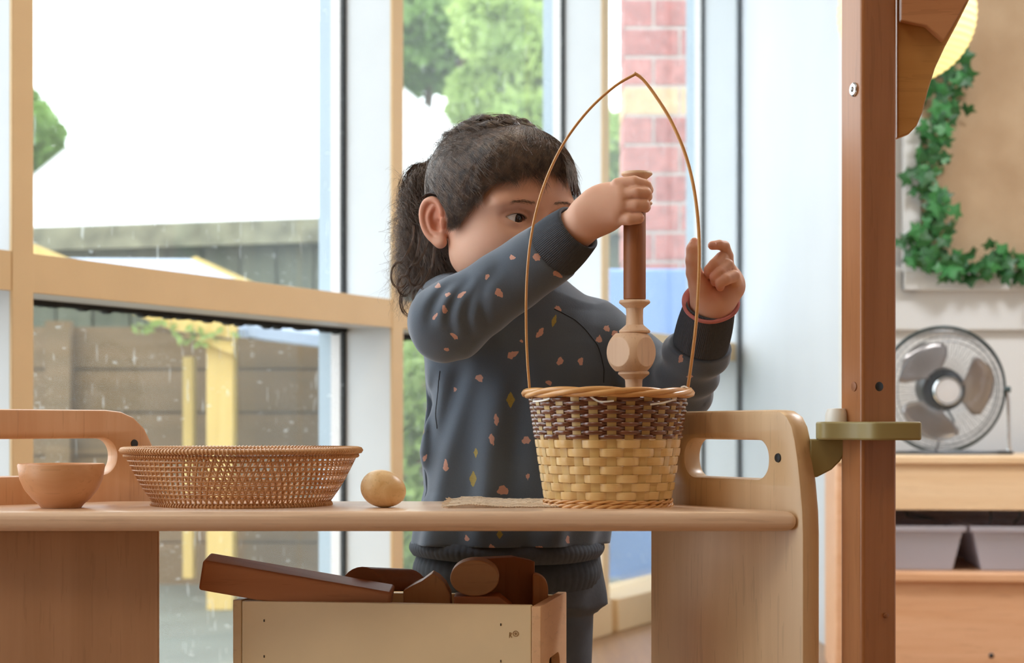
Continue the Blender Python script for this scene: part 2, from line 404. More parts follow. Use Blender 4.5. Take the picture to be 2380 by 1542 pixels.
# light blue board and brick pillar beyond the right-hand window
M_blue = plain('light_blue_panel', '93b4ea', .5, var=.05, scale=2)
t = empty('blue_board', (.75, 7.3, -.03)); tag(t, 'pale blue panel standing outside the right window by the brick pillar', 'panel')
a, b = P(1412, 625, 7.6), P(1640, 625, 7.6)
put('sheet', MB().box((a.x, 7.6, 0), (b.x, 7.63, a.z)), M_blue, t, .01)
put('foot', MB().box((a.x, 7.5, -.03), (a.x+.05, 7.75, .03)), M_grey_frame, t)
t = empty('brick_pillar', (.62, 8.05, -.03)); tag(t, 'red brick pillar with pale mortar and one buff course outside the right window', 'pillar')
px0 = P(1450, 0, 8).x; pxw = .34; z = -.03; k = 0; r2 = random.Random(11)
M_mortar = plain('pale_mortar', 'cfc8c0', .9, var=.1, scale=30, bump=.3)
M_brick = plain('red_brick', 'c08078', .85, var=.2, scale=25, bump=.4); M_brick2 = plain('dark_red_brick', 'b4736c', .85, var=.2, scale=25, bump=.4); M_buff = plain('buff_brick', 'e2bc90', .85, var=.15, scale=25, bump=.4)
put('mortar_core', MB().box((px0+.006, 8.006, -.03), (px0+pxw-.006, 8.3, 3.2)), M_mortar, t, smooth=False)
pitch = 68/FP*8; zc = wz(200, 8)
zz = zc - pitch*math.ceil((zc+.03)/pitch); cidx = 0
while zz < 3.1:
    buff = abs(zz-(zc-pitch)) < .01
    half = pxw/3
    cuts = [0, 2*half, pxw] if cidx % 2 else [0, half*1.0, pxw]
    if cidx % 2 == 0: cuts = [0, pxw*.36, pxw]
    else: cuts = [0, pxw*.68, pxw]
    for j in range(2):
        m = M_buff if buff else (M_brick if r2.random() < .6 else M_brick2)
        put('brick', MB().box((px0+cuts[j]+(.006 if j else 0), 8.0, max(zz, -.03)+.006), (px0+cuts[j+1]-(.006 if j == 0 else 0), 8.31, zz+pitch-.008)), m, t, smooth=False)
    zz += pitch; cidx += 1
# trees: leaf clouds
def leaf_cloud(name, blobs, n, size, mat, parent, seed):
    g = np.random.default_rng(seed); V = []; F = []
    W = np.array([b[3]**2 for b in blobs]); W = W/W.sum()
    idx = g.choice(len(blobs), n, p=W); B = np.array(blobs)[idx]
    d = g.normal(size=(n, 3)); d /= np.linalg.norm(d, axis=1)[:, None]
    rad = B[:, 3]*(.55+.5*g.random(n)); c = B[:, :3]+d*rad[:, None]
    a = g.normal(size=(n, 3)); a /= np.linalg.norm(a, axis=1)[:, None]
    b = np.cross(a, g.normal(size=(n, 3))); b /= np.linalg.norm(b, axis=1)[:, None]
    s = size*(.6+.8*g.random(n))[:, None]
    V = np.stack([c-a*s, c+b*s*.5, c+a*s, c-b*s*.5], 1).reshape(-1, 3)
    F = np.arange(n*4).reshape(-1, 4)
    o = put(name, (V, F), mat, parent, smooth=False); tag(o, kind='stuff'); return o
def leafmat(name, c1, c2, tr=.35):
    k = NT(name); k.b.inputs['Roughness'].default_value = .6
    k.l(k.ramp(k.noise(k.coord(), 1.2, 4), [(.35, srgb(c1)), (.65, srgb(c2))]), k.b.inputs['Base Color'])
    tb = k.n('ShaderNodeBsdfTranslucent'); tb.inputs[0].default_value = srgb(c2)
    m = k.n('ShaderNodeMixShader'); m.inputs[0].default_value = tr; k.l(k.b.outputs[0], m.inputs[1]); k.l(tb.outputs[0], m.inputs[2]); k.l(m.outputs[0], k.t.nodes['Material Output'].inputs[0]); return k.m
M_leafA = leafmat('green_foliage', '4a6b34', '86a85a'); M_leafB = leafmat('light_foliage', '7d9a55', 'b2c878')
M_bark = plain('bark', '5a4a3a', .9, var=.3)
def tree(px, py, rpx, Y, label, n, mat, seed, lumps=9, spread=1.0):
    c = P(px, py, Y); r = rpx/FP*Y; g = random.Random(seed)
    t = empty('tree', (c.x, c.y, -.03)); tag(t, label, 'tree')
    bl = [(c.x+g.uniform(-1, 1)*r*.6*spread, c.y+g.uniform(-.6, .6)*r, c.z+g.uniform(-.75, .65)*r, r*g.uniform(.3, .48)) for _ in range(lumps)]
    leaf_cloud('foliage', bl, n, .13*Y/20, mat, t, seed)
    tr = MB().tube([(c.x, c.y, -.03), (c.x+.05, c.y, c.z*.5), (c.x, c.y, c.z)], [.25, .18, .08], 8)
    for q in bl[:5]: tr.tube([(c.x, c.y, c.z*.55), (q[0], q[1], q[2])], [.1, .03], 5)
    put('trunk', tr, M_bark, t)
tree(38, 318, 165, 22, 'green tree seen at the far left edge of the tall pane', 9000, M_leafA, 1)
tree(1080, 40, 190, 24, 'large green tree above the marquee slope behind the girl', 16000, M_leafA, 2, 12)
tree(1190, 180, 200, 20, 'light green tree directly above the girl\'s head', 15000, M_leafB, 3, 12)
tree(960, 150, 130, 26, 'mid green tree to the left behind the second window', 9000, M_leafA, 4)
tree(1432, 330, 90, 26, 'pale hazy tree left of the brick pillar', 5000, M_leafB, 9)
# garden shrub low behind window two, and a sprig by the playhouse
t = empty('garden_shrub', (-.3, 7.0, -.03)); tag(t, 'dull green shrub low outside the second window beside the girl', 'shrub')
leaf_cloud('foliage', [(-.40, 7.3, .45, .3), (-.33, 7.1, .2, .25), (-.3, 7.2, .75, .22), (-.1, 7.4, .5, .3)], 5000, .035, M_leafB, t, 5)
put('stem', MB().tube([(-.33, 7.1, -.03), (-.33, 7.1, .5)], .02), M_bark, t)
t = empty('climbing_sprig', P(430, 790, 6.83)); tag(t, 'thin green leafy sprig hanging across the yellow gable board', 'plant')
br = [P(320, 760, 6.83), P(390, 770, 6.83), P(470, 780, 6.83), P(540, 790, 6.83)]
put('stem', MB().tube(catmull(br, 5), .004, 5), M_bark, t)
for i in range(26):
    q = br[0].lerp(br[3], (i+.5)/26); q += Vector((random.uniform(-.02, .02), random.uniform(-.02, .02), random.uniform(-.035, .03)))
    a = random.uniform(0, 6.28); u = Vector((math.cos(a), .3, math.sin(a)))*.022; v = Vector((-math.sin(a), .2, math.cos(a)))*.011
    put('leaf', MB().add([q-u, q+v, q+u, q-v, q+Vector((0, .006, 0))], [(0, 1, 4), (1, 2, 4), (2, 3, 4), (3, 0, 4)]), M_leafB, t, smooth=False)

# ================================================================ PLAY TABLE
ZTAB = CH-.0880
t = empty('play_table', (0, 1.97, 0)); tag(t, 'low maple play table with tall handled end panels, holding the baskets', 'table')
TT = .0195
top = [(-.72, 1.85), (.2746, 1.85), (.153, 2.047), (.131, 2.083), (-.4299, 2.083), (-.5975, 1.9165), (-.72, 1.87)]
put('tabletop', MB().prism(top, (0, 0, ZTAB-TT), (1, 0, 0), (0, 1, 0), (0, 0, TT)), M_maple_top, t, .008, 5)
def stad(a, b, z0, z1, r, n=8): return rrect(a, z0, b, z1, r, n)
# left panel : u measured from its far end towards the camera side, at 45 degrees
dl = Vector((-.7071, -.7071, 0)); fl = Vector((-.3863, 2.1277, 0))
outl = [(0, 0), (0, .575), (.003, .60), (.010, .622), (.020, .640), (.034, .652), (.050, .658), (.070, .660), (.36, .661), (.385, .656), (.40, .640), (.407, .615), (.410, .57), (.410, 0)]
weld(put('end_panel', prism_round(outl, fl, dl, (0, 0, 1), Vector((-.7071, .7071, 0))*.02, [stad(.056, .35, .591, .6295, .0185)], .003), M_maple, t))
# right panel
P0 = Vector((.1525, 2.048, 0)); dr = Vector((.525, -.851, 0)).normalized(); nr = Vector((.851, .525, 0)).normalized()
outr = [(-.012, 0), (-.012, .575), (-.008, .61), (.0, .635), (.012, .651), (.03, .658), (.19, .6592), (.203, .658), (.213, .653), (.2205, .643), (.2255, .628), (.2295, .61), (.2335, .585), (.2365, .562), (.2375, .54), (.2375, 0)]
weld(put('end_panel', prism_round(outr, P0, dr, (0, 0, 1), nr*.0225, [stad(.0492, .184, .5915, .6295, .0175)], .0045), wood('maple_laminate_pale', 'cdab82', 'e6c8a0', 2, .36, ring=.6), t))
bp = P0+dr*.201; bz = CH-.0375
M = Matrix.Translation(bp+Vector((0, 0, bz))) @ nr.to_track_quat('Z', 'Y').to_matrix().to_4x4()
put('bolt_cap', MB().lathe([(0, -.0015), (.0042, -.0012), (.0046, 0), (.0046, .002)], n=20, M=M), M_steel, t)
bp = fl+dl*.012; M2 = Matrix.Translation(fl+dl*.034+Vector((0, 0, .6235))) @ Vector((.7071, -.7071, 0)).to_track_quat('Z', 'Y').to_matrix().to_4x4()
put('bolt_cap', MB().lathe([(0, .001), (.0042, .001), (.0046, 0), (.0046, -.002)], n=20, M=M2), M_steel, t)
# front modesty panel pieces under the top are part of the end panels; the lower board on the left has the under-table shade in its darker maple
put('lower_panel', MB().prism([(0, 0), (.40, 0), (.40, ZTAB-TT), (0, ZTAB-TT)], P(373, 0, 1.90).xy.to_3d(), Vector((-1, -.06, 0)).normalized(), (0, 0, 1), Vector((-.03, .02, 0))), wood('maple_laminate_shaded', 'ac8260', 'bc9270', 2, .5), t, .003, 3)

# ================================================================ POST WITH CLAMP AND GUSSET
Cn = Vector((.3306, 1.83, 0)); ph = math.radians(21.4); fx = Vector((math.cos(ph), math.sin(ph), 0)); lx = Vector((-math.sin(ph), math.cos(ph), 0)); A_ = .0389
t = empty('frame_post', (.34, 1.85, 0)); tag(t, 'tall square beech post clamped to the table end by an olive plastic collar', 'post')
put('upright', MB().prism([(0, 0), (A_, 0), (A_, A_), (0, A_)], Cn, fx, lx, (0, 0, 2.1)), M_beech_post, t, .0035, 3)
gp = [(2084, -120), (2300, -120), (2275, -40), (2252, 0), (2222, 60), (2195, 110), (2172, 160), (2155, 215), (2143, 262), (2130, 293), (2112, 312), (2084, 323)]
q = [P(x, y, 1.855) for x, y in gp]
put('gusset', MB().prism([(p.x, p.z) for p in q], (0, 1.852, 0), (1, 0, 0), (0, 0, 1), (0, .012, 0)), wood('amber_plywood', 'bd8a4e', 'cf9c60', 0, .4), t, .0015)
gp = [(2092, -120), (2292, -120), (2268, -40), (2245, 2), (2215, 55), (2190, 98), (2150, 62), (2092, 50)]
q = [P(x, y, 1.845) for x, y in gp]
put('top_rail', MB().prism([(p.x, p.z) for p in q], (0, 1.838, 0), (1, 0, 0), (0, 0, 1), (0, .012, 0)), M_beech_x, t, .001)
def disc(name, c, nrm, r, m, par, inner=None, deep=.001):
    M = Matrix.Translation(c) @ nrm.normalized().to_track_quat('Z', 'Y').to_matrix().to_4x4()
    prof = [(0, deep), (r*.8, deep), (r, 0), (r, -.003)] if inner is None else [(0, -.0005), (r*.35, -.0005), (r*.4, deep), (r*.8, deep), (r, 0), (r, -.003)]
    return put(name, MB().lathe(prof, n=20, M=M), m, par)
c = P(1983, 208, 1.842); disc('screw', c, -fx, .0068, M_chrome, t, inner=1)
c = P(1984, 899, 1.842); disc('hole_plug', c, -fx, .0045, M_beech_dark, t, deep=.0004)
cc = Cn+fx*(.0192); cc.z = wz(899, 1.837); disc('hole_plug', cc, -lx, .0045, M_steel, t, deep=.0004)
cc = Cn+fx*.0192; cc.z = CH-.0375*5.0; disc('knot', P(2062, 1432, 1.836), -lx, .0022, M_beech_dark, t, deep=.0003)
# collar
zc0, zc1 = wz(1024, 1.81), wz(981, 1.81)
colo = []
left = P(1906, 0, 1.84); right = P(2138, 0, 1.82)
ol = catmull([(left.x, 1.85, 0), (left.x+.003, 1.838, 0), (left.x+.018, 1.831, 0), (left.x+.030, 1.822, 0), (left.x+.042, 1.806, 0), (left.x+.055, 1.803, 0), (right.x-.008, 1.806, 0), (right.x, 1.813, 0), (right.x, 1.85, 0), (right.x, 1.885, 0), (right.x-.01, 1.892, 0), (left.x+.03, 1.892, 0), (left.x+.004, 1.88, 0)], 5, True)
put('collar', MB().prism([(p.x, p.y) for p in ol], (0, 0, zc0), (1, 0, 0), (0, 1, 0), (0, 0, zc1-zc0)), M_olive, t, .002, 3)
ap = [(1880, 1021), (1975, 1021), (1975, 1042), (1962, 1052), (1950, 1072), (1930, 1092), (1897, 1109), (1880, 1111)]
q = [P(x, y, 1.87) for x, y in ap]
put('bracket_arm', MB().prism([(p.x, p.z) for p in q], (0, 1.862, 0), (1, 0, 0), (0, 0, 1), (0, .02, 0)), M_olive, t, .0015)
c = P(1944, 981, 1.86)
put('cap_nut', MB().lathe([(.011, 0), (.0105, .008), (.0085, .0125), (.0, .013)], (c.x, c.y, zc1), 24), M_whiteplastic, t)

# ================================================================ CRATE AND BLOCKS
th = math.radians(-9)
cx = Vector((math.cos(th), math.sin(th), 0)); cy = Vector((-math.sin(th)*1.15, math.cos(th), 0)).normalized()
FL = P(541, 0, 1.935); FL.z = 0
zcr = wz(1403, 1.91)
t = empty('block_crate', FL+cx*.145+cy*.09); tag(t, 'cream fronted wooden crate full of building blocks under the table', 'crate')
Wd = .311; Dp = .165
M_creamply = plain('cream_painted_panel', 'efdcb6', .55, var=.04, scale=12)
M_pine = wood('pine_end', 'dcb088', 'e8c098', 1, .5, ring=1.6)
def cr(u0, v0, z0, u1, v1, z1):
    M = Matrix(((cx.x, cy.x, 0, FL.x), (cx.y, cy.y, 0, FL.y), (0, 0, 1, 0), (0, 0, 0, 1)))
    return MB().box((u0, v0, z0), (u1, v1, z1), M), M
fr, CM = cr(.0095, .0, .12, Wd-.0095, .009, zcr); 
put('front_panel', fr, M_creamply, t, .001)
put('back_panel', cr(.0095, Dp-.009, .12, Wd-.0095, Dp, zcr-.004)[0], M_pale_wood, t, .001)
put('left_end', cr(0, .0, .12, .009, Dp, zcr+.001)[0], M_pale_wood, t, .001)
op = rrect(0, .12, Dp, zcr-.001, .002, 2)
hole = rrect(.045, zcr-.090, .12, zcr-.058, .015, 8)
put('right_end', MB().prism(op, CM @ Vector((Wd-.009, 0, 0)), cy, (0, 0, 1), cx*.009, [hole]), M_pine, t, .001)
put('bottom', cr(.01, .01, .12, Wd-.01, Dp-.01, .13)[0], M_pale_wood, t)
for u, v in ((.004, .01), (Wd-.03, .01), (.004, Dp-.035), (Wd-.03, Dp-.035)):
    put('leg', cr(u, v, 0, u+.025, v+.025, .12)[0], M_pale_wood, t)
for (x, y) in ((615, 1447), (1170, 1447), (615, 1531), (1170, 1531)):
    p = CM.inverted() @ P(x, y, 1.91); u = (x-541)/FP*1.915/cx.x*1.0
    z = wz(y, 1.915)
    put('staple', cr(u, -.0004, z-.0012, u+.001, .001, z+.0012)[0], M_steel, t)
# faint handwritten mark on the crate front
mk = MB(); u0 = .279
def pen(pts):
    mk.tube([CM @ Vector((a, -.0002, b)) for a, b in pts], .00035, 5)
zz = wz(1474, 1.9); u0 = (1196-541)/FP*1.9/cx.x
pen([(u0, zz-.0028), (u0+.0002, zz+.0022)]); pen([(u0, zz+.0022), (u0+.0022, zz+.0016), (u0+.0018, zz+.0002), (u0+.0002, zz), (u0+.0026, zz-.0028)])
pen([(u0+.0062+.0026*math.cos(a), zz+.0012+.0026*math.sin(a)) for a in [k*PI/8 for k in range(17)]])
pen([(u0+.0062+.0009*math.cos(a), zz+.0012+.0009*math.sin(a)) for a in [k*PI/4 for k in range(9)]])
put('pencil_mark', mk, plain('faded_brown_pen', '9a7a50', .8), t)
# blocks
def block(name, label, mb, mat=M_beech_dark, bevel=.0015, seg=2):
    o = put(name, mb, mat, None, bevel, seg); tag(o, label, 'block', 'building blocks in the crate'); return o
p1, p2 = P(466, 1338, 1.93), P(905, 1414, 1.93)
dx = (p2-p1); L = dx.length; dx.normalize(); up = Vector((0, -.12, 1)); up = (up-dx*up.dot(dx)).normalized(); sd = dx.cross(up)
Mx = Matrix(((dx.x, sd.x, up.x, p1.x), (dx.y, sd.y, up.y, p1.y), (dx.z, sd.z, up.z, p1.z), (0, 0, 0, 1)))
block('wooden_plank', 'long reddish wooden plank tilting out over the left rim of the crate', MB().box((0, -.042, -.0155), (L, .0, .0155), Mx), wood('red_beech_plank', 'ac7250', 'c48a64', 0, .45), .003, 3)
def prof_block(name, label, pts, Y, dirv, mat=M_beech_dark):
    q = [P(x, y, Y) for x, y in pts]
    block(name, label, MB().prism([(p.x, p.z) for p in q], (0, Y, 0), (1, 0, 0), (0, 0, 1), dirv), mat, .001)
arc = lambda cx_, cy_, rx, ry, a0, a1, n=14: [(cx_+rx*math.cos(math.radians(a0+(a1-a0)*k/n)), cy_-ry*math.sin(math.radians(a0+(a1-a0)*k/n))) for k in range(n+1)]
prof_block('half_round_block', 'dark half-round block lying across the plank end in the crate', arc(840, 1372, 50, 54, 0, 180), 1.985, (.045, .05, -.006))
prof_block('arch_block', 'block with a scooped corner beside the half-round block in the crate', [(937, 1440), (937, 1374), (958, 1362), (980, 1352), (1004, 1334), (1018, 1342), (1034, 1358), (1046, 1382), (1050, 1440)], 1.975, (.0, .045, 0), wood('mid_beech', 'b4865e', 'c89a70', 2, .5))
prof_block('round_block', 'wooden cylinder block lying end-on in the middle of the crate', arc(1103, 1345, 57, 42, 0, 360, 36)[:-1], 1.97, (0, .05, 0), wood('end_grain_beech', 'b4845c', 'c89a70', 0, .5))
prof_block('flat_block', 'small reddish flat block under the round block in the crate', [(1055, 1450), (1055, 1388), (1160, 1388), (1190, 1412), (1190, 1450)], 1.965, (0, .05, 0), wood('reddish_beech', 'a86a48', 'bc7e58', 0, .5))
prof_block('square_block', 'upright dark square block standing tallest in the crate', [(1132, 1450), (1118, 1300), (1196, 1296), (1243, 1306), (1243, 1450)], 2.02, (-.004, .03, 0), wood('dark_cherry_block', '8a5434', '9c6440', 2, .5))
prof_block('peg_block', 'small rounded block at the right end of the crate', [(1238, 1450), (1238, 1338)]+arc(1240, 1370, 34, 34, 80, 0, 8)+[(1274, 1450)], 2.0, (0, .03, 0), wood('mid_beech_peg', 'b48058', 'c49068', 2, .5))
# hidden layer that carries them
for (x0, x1, y, Yc) in ((600, 790, 1478, 1.965), (820, 1010, 1470, 1.95), (1040, 1220, 1480, 1.94)):
    a = P(x0, y, Yc); b = P(x1, y, Yc)
    block('cube_block', 'plain block lying deep inside the crate below the others, %s' % {600: 'left side', 820: 'middle', 1040: 'right side'}[x0], MB().box((a.x, Yc, a.z-.05), (b.x, Yc+.05, a.z+.001*(x0 > 1000))))
# ================================================================ THINGS ON THE TABLE
def lathe_wood(name): return wood(name, 'd49a6c', 'e2ae82', 0, .42, ring=1.6)
# wooden bowl
c = Vector(((142.5-PX0)/FP*1.925, 1.925, ZTAB+.0002))
k = 1.925/FP
r = 100*k
pr = [(0, .0), (46*k, 0), (48*k, 3*k), (52*k, 8*k), (66*k, 20*k), (84*k, 42*k), (95*k, 66*k), (100*k, 98*k), (98*k, 102*k), (94*k, 98*k), (88*k, 66*k), (74*k, 40*k), (52*k, 20*k), (0, 14*k)]
pr = [(p[0], p[1]) for p in pr]
o = put('wooden_bowl', MB().lathe(pr, c, 64), lathe_wood('turned_beech_bowl'), angle=50); tag(o, 'small round turned wooden bowl at the left end of the table', 'bowl')
# wooden egg
k = 1.93/FP; c = Vector(((891-PX0)/FP*1.93, 1.93, ZTAB+43*k))
Mr = Matrix.Translation(c) @ Matrix.Rotation(math.radians(14), 4, 'Y') @ Matrix.Rotation(math.radians(90), 4, 'Y')
pr = [(max(0, 43.5*k*math.sin(a)*(1+.06*math.cos(a))), -53.5*k*math.cos(a)) for a in [PI*j/24 for j in range(25)]]
o = put('wooden_egg', MB().lathe(pr, n=40, M=Mr), wood('olive_wood_egg', 'd8ab72', 'f0cf9c', 1, .4, ring=2.2), angle=None); tag(o, 'smooth wooden egg lying on the table beside the rattan tray', 'egg')
# hessian mat
t = empty('hessian_mat', (.0, 1.99, ZTAB)); tag(t, 'small square of coarse woven mesh tucked under the wicker basket', 'mat')
M_hess = plain('hessian', 'c8b098', .95, var=.2, scale=120); M_hess2 = plain('pale_hessian', 'e6d6c2', .95, var=.15, scale=120)
wv = MB(); nx, ny = 40, 26
a0, b0 = (1040-PX0)/FP*1.95, (1290-PX0)/FP*1.97
def mat_z(u, v): return ZTAB+.0012+.0035*math.sin(u*5)*math.exp(-((u-.1)*4)**2)+ .0035*max(0, v-.5)
for j in range(ny):
    v = j/(ny-1); wv.tube([(a0+.004*random.uniform(-1, 1)+(b0-a0)*u, 1.915+.14*v+.01*u, mat_z(u, v)+.0004*math.sin(40*u+PI*j)) for u in [i/24 for i in range(25)]], .0007, 4)
put('weft_threads', wv, M_hess2, t); wv = MB()
for i in range(nx):
    u = i/(nx-1); wv.tube([(a0+.002+(b0-a0)*u, 1.912+.146*v+.01*u, mat_z(u, v)-.0002+.0004*math.sin(26*v+PI*i)) for v in [j/14 for j in range(15)]], .0007, 4)
put('warp_threads', wv, M_hess, t)
hm = MB()
for i in range(26):
    v = i/25; hm.tube([(a0+.004, 1.915+.14*v, mat_z(0, v)), (a0-.002-.004*random.random(), 1.915+.14*v+random.uniform(-.002, .002), mat_z(0, v)+random.uniform(0, .003))], .0004, 3)
put('frayed_edge', hm, M_hess2, t)

# ---------------------------------------------------------------- wicker basket
BC = Vector(((1413-PX0)/FP*1.967, 1.967, 0)); kb = 1.967/FP
ZR = wz(908, 1.967)-.0        # rim height
def bz(py): return wz(py, 1.967)
zb0 = ZTAB+.0015; ztop = bz(912)
rB, rT = 141*kb, 181*kb
def brad(z): 
    f = (z-zb0)/(ztop-zb0); return rB+(rT-rB)*(f**.9)
def mwick(name, c1, c2, rough=.35, coat=.3):
    k = NT(name); v = k.coord((40, 40, 40)); f = k.noise(v, 1, 3); v2 = k.coord((30, 30, 900)); f2 = k.noise(v2, 1, 2)
    col = k.ramp(f, [(.3, srgb(c1)), (.7, srgb(c2))]); a = srgb(c1); d = tuple(x*.75 for x in a[:3])+(1,)
    k.l(k.mix(k.math('MULTIPLY', f2, .35), col, d), k.b.inputs['Base Color']); k.b.inputs['Roughness'].default_value = rough; k.b.inputs['Coat Weight'].default_value = coat; k.b.inputs['Coat Roughness'].default_value = .2
    k.bump(f2, .25, .0004); return k.m
M_wlight = mwick('light_willow', 'e6be7c', 'f2d298'); M_wmid = mwick('honey_willow', 'd69c5c', 'e4b070'); M_wbrown = mwick('dark_stained_cane', '6a3c28', '84503a', .25, .8); M_wstake = mwick('pale_willow_stake', 'd8b26e', 'e4c486')
bt = empty('wicker_basket', (BC.x, BC.y, zb0)); tag(bt, 'wicker basket with brown upper bands and tall thin pointed handle', 'basket')
NS = 26
def ang(k): return 2*PI*(k+.5)/NS
def strip_ring(z, h, thick, phase, mat, name='weaver', amp=.0018, round_=False, jit=0):
    n = NS*8; V = []; F = []; m = 8 if round_ else 6
    for i in range(n):
        a = 2*PI*i/n; s = math.cos((a/(2*PI)*NS-.5)*PI + phase*PI)
        s = math.copysign(abs(s)**.6, s)
        rr = brad(z)+amp*s + (jit*math.sin(3*a+z*900))
        if round_: sec = [(h*.5*math.cos(q)*.55, h*.5*math.sin(q)) for q in [2*PI*j/m for j in range(m)]]
        else: sec = [(thick*.5, -h*.46), (thick*.75, 0), (thick*.5, h*.46), (-thick*.5, h*.5), (-thick*.3, 0), (-thick*.5, -h*.5)]
        tl = (rT-rB)/(ztop-zb0)
        for (du, dz) in sec:
            R = rr+du+dz*tl; V.append((BC.x+R*math.cos(a), BC.y+R*math.sin(a), z+dz))
    for i in range(n):
        j = (i+1) % n
        for q in range(m):
            l = (q+1) % m; F.append((i*m+q, j*m+q, j*m+l, i*m+l))
    return put(name, MB().add(V, F), mat, bt, angle=60)
for k in range(NS):
    a = ang(k); w2 = .0046
    T = Vector((-math.sin(a), math.cos(a), 0)); R = Vector((math.cos(a), math.sin(a), 0)); V = []
    zs = [zb0+.004, zb0+.04, zb0+.08, ztop]
    mb = MB(); pts = []
    for z in zs:
        c = Vector((BC.x, BC.y, z))+R*brad(z)
        pts += [c-T*w2-R*.0004, c-R*.0+R*.0003-T*0, c+T*w2-R*.0004, c-R*.0012]
    F = []
    for i in range(3):
        for q in range(4): F.append((i*4+q, i*4+(q+1) % 4, (i+1)*4+(q+1) % 4, (i+1)*4+q))
    put('stake', mb.add(pts, F), M_wstake, bt)
ylt = [1040, 1060, 1080, 1100.5, 1121.5, 1142]     # light courses
lc = [1031, 1050.5, 1070.5, 1090.5, 1110, 1129.5, 1149]
for i, y in enumerate(lc): strip_ring(bz(y), 18.6*kb, .0012, i % 2, M_wlight)
bc_ = [930+9.4*i for i in range(10)]
for i, y in enumerate(bc_): strip_ring(bz(y), 9.8*kb, .002, i % 2, M_wbrown, 'brown_weaver', .0022, True)
# twisted rim and base
def braid(name, z, R, r, turns, strands, mat, tilt=0, sq=1.0):
    for s in range(strands):
        n = 240; pts = []
        for i in range(n):
            a = 2*PI*i/n; ph = turns*a + 2*PI*s/strands
            rr = R+r*.62*math.cos(ph); zz = z+r*.62*sq*math.sin(ph)+.0005*math.sin(3*a+1)
            pts.append((BC.x+rr*math.cos(a), BC.y+rr*math.sin(a), zz))
        put(name, MB().tube(pts, r*.72, 7, closed=True), mat, bt, angle=None)
braid('rim_strand', bz(914), rT+.0035, 9.5*kb, 4.0, 3, M_wmid)
braid('base_strand', bz(1174), rB+.0015, 6.5*kb, 11, 3, M_wmid)
braid('foot_strand', bz(1163), rB+.0026, 4*kb, 13, 2, M_wmid)
fl_ = MB(); fl_.lathe([(0, zb0+.003), (rB-.001, zb0+.003), (rB-.001, zb0+.006), (0, zb0+.006)], (BC.x, BC.y, 0), 40); put('base', fl_, M_wlight, bt)
hl = [(1231, 905, 1.967), (1226, 840, 1.962), (1223, 760, 1.955), (1224, 660, 1.945), (1233, 560, 1.94), (1252, 470, 1.937), (1281, 390, 1.937), (1320, 318, 1.937), (1372, 252, 1.937), (1430, 200, 1.937), (1478, 172, 1.937)]
hr = [(1474, 170, 1.937), (1496, 186, 1.937), (1526, 226, 1.937), (1558, 278, 1.937), (1588, 345, 1.937), (1607, 410, 1.937), (1619, 480, 1.937), (1625, 560, 1.94), (1624, 650, 1.945), (1617, 760, 1.955), (1606, 850, 1.962), (1598, 905, 1.967)]
put('handle', MB().tube(catmull([P(*p) for p in hl], 6), 3.9*kb, 8, flat=(.75, 1)), M_wmid, bt, angle=None)
put('handle', MB().tube(catmull([P(*p) for p in hr], 6), 3.9*kb, 8, flat=(.75, 1)), M_wmid, bt, angle=None)
for pts in ([(1362, 922), (1380, 934), (1395, 936), (1417, 934)], [(1500, 942), (1530, 938), (1560, 930)], [(1238, 934), (1258, 933), (1275, 928)], [(1574, 903), (1584, 900), (1596, 905)]):
    Rr = brad(bz(930))+.0045; q = []
    for x, y in pts:
        dxp = (x-1413)*kb; q.append((BC.x+dxp, BC.y-math.sqrt(max(1e-6, Rr*Rr-dxp*dxp)), bz(y)))
    put('tie', MB().tube(catmull(q, 5), .0007, 6, flat=(.6, 1.4)), M_whiteplastic, bt)

# ---------------------------------------------------------------- turned wooden stack
SX, SY = (1475-PX0)/FP*1.967, 1.967
M_turn = wood('turned_pale_beech', 'd9b292', 'e8c8a8', 2, .5, scale=1.5)
def spool(ytop, label, rx=0):
    h = 77*kb; z1 = bz(ytop); z0 = z1-h
    pr = [(0, 0), (34*kb, 0), (36.5*kb, 3*kb), (36*kb, 6*kb), (21*kb, 19*kb), (20*kb, 23*kb), (19.5*kb, 38*kb), (20*kb, 54*kb), (21*kb, 58*kb), (36*kb, 70*kb), (36.5*kb, 73*kb), (34*kb, 77*kb), (0, 77*kb)]
    o = put('wooden_spool', MB().lathe([(a, b) for a, b in pr], (SX+rx*kb, SY, z0), 48), M_turn, angle=28); tag(o, label, 'toy', 'turned spools in the stack'); return o
spool(400, 'turned wooden spool at the top of the stack, gripped by her hand', 5)
spool(698, 'turned wooden spool between the brown cylinder and the faceted bead')
spool(863.5, 'lowest turned spool, half sunk inside the wicker basket', -2)
pr = [(0, 0), (24*kb, 0), (26*kb, 2*kb), (26*kb, 216*kb), (25*kb, 219.5*kb), (0, 219.5*kb)]
o = put('wooden_cylinder', MB().lathe(pr, (SX, SY, bz(697)), 40), wood('brown_stained_cylinder', '8d5430', 'a0643a', 2, .5)); tag(o, 'tall brown wooden cylinder in the middle of the toy stack', 'toy')
pr = [(0, 0), (26*kb, 0), (28*kb, 2*kb), (28*kb, 228*kb), (0, 229*kb)]
o = put('wooden_cylinder', MB().lathe(pr, (SX-2*kb, SY, bz(1169.5)), 40), M_beech_light); tag(o, 'wooden cylinder hidden in the wicker basket under the lowest spool', 'toy')
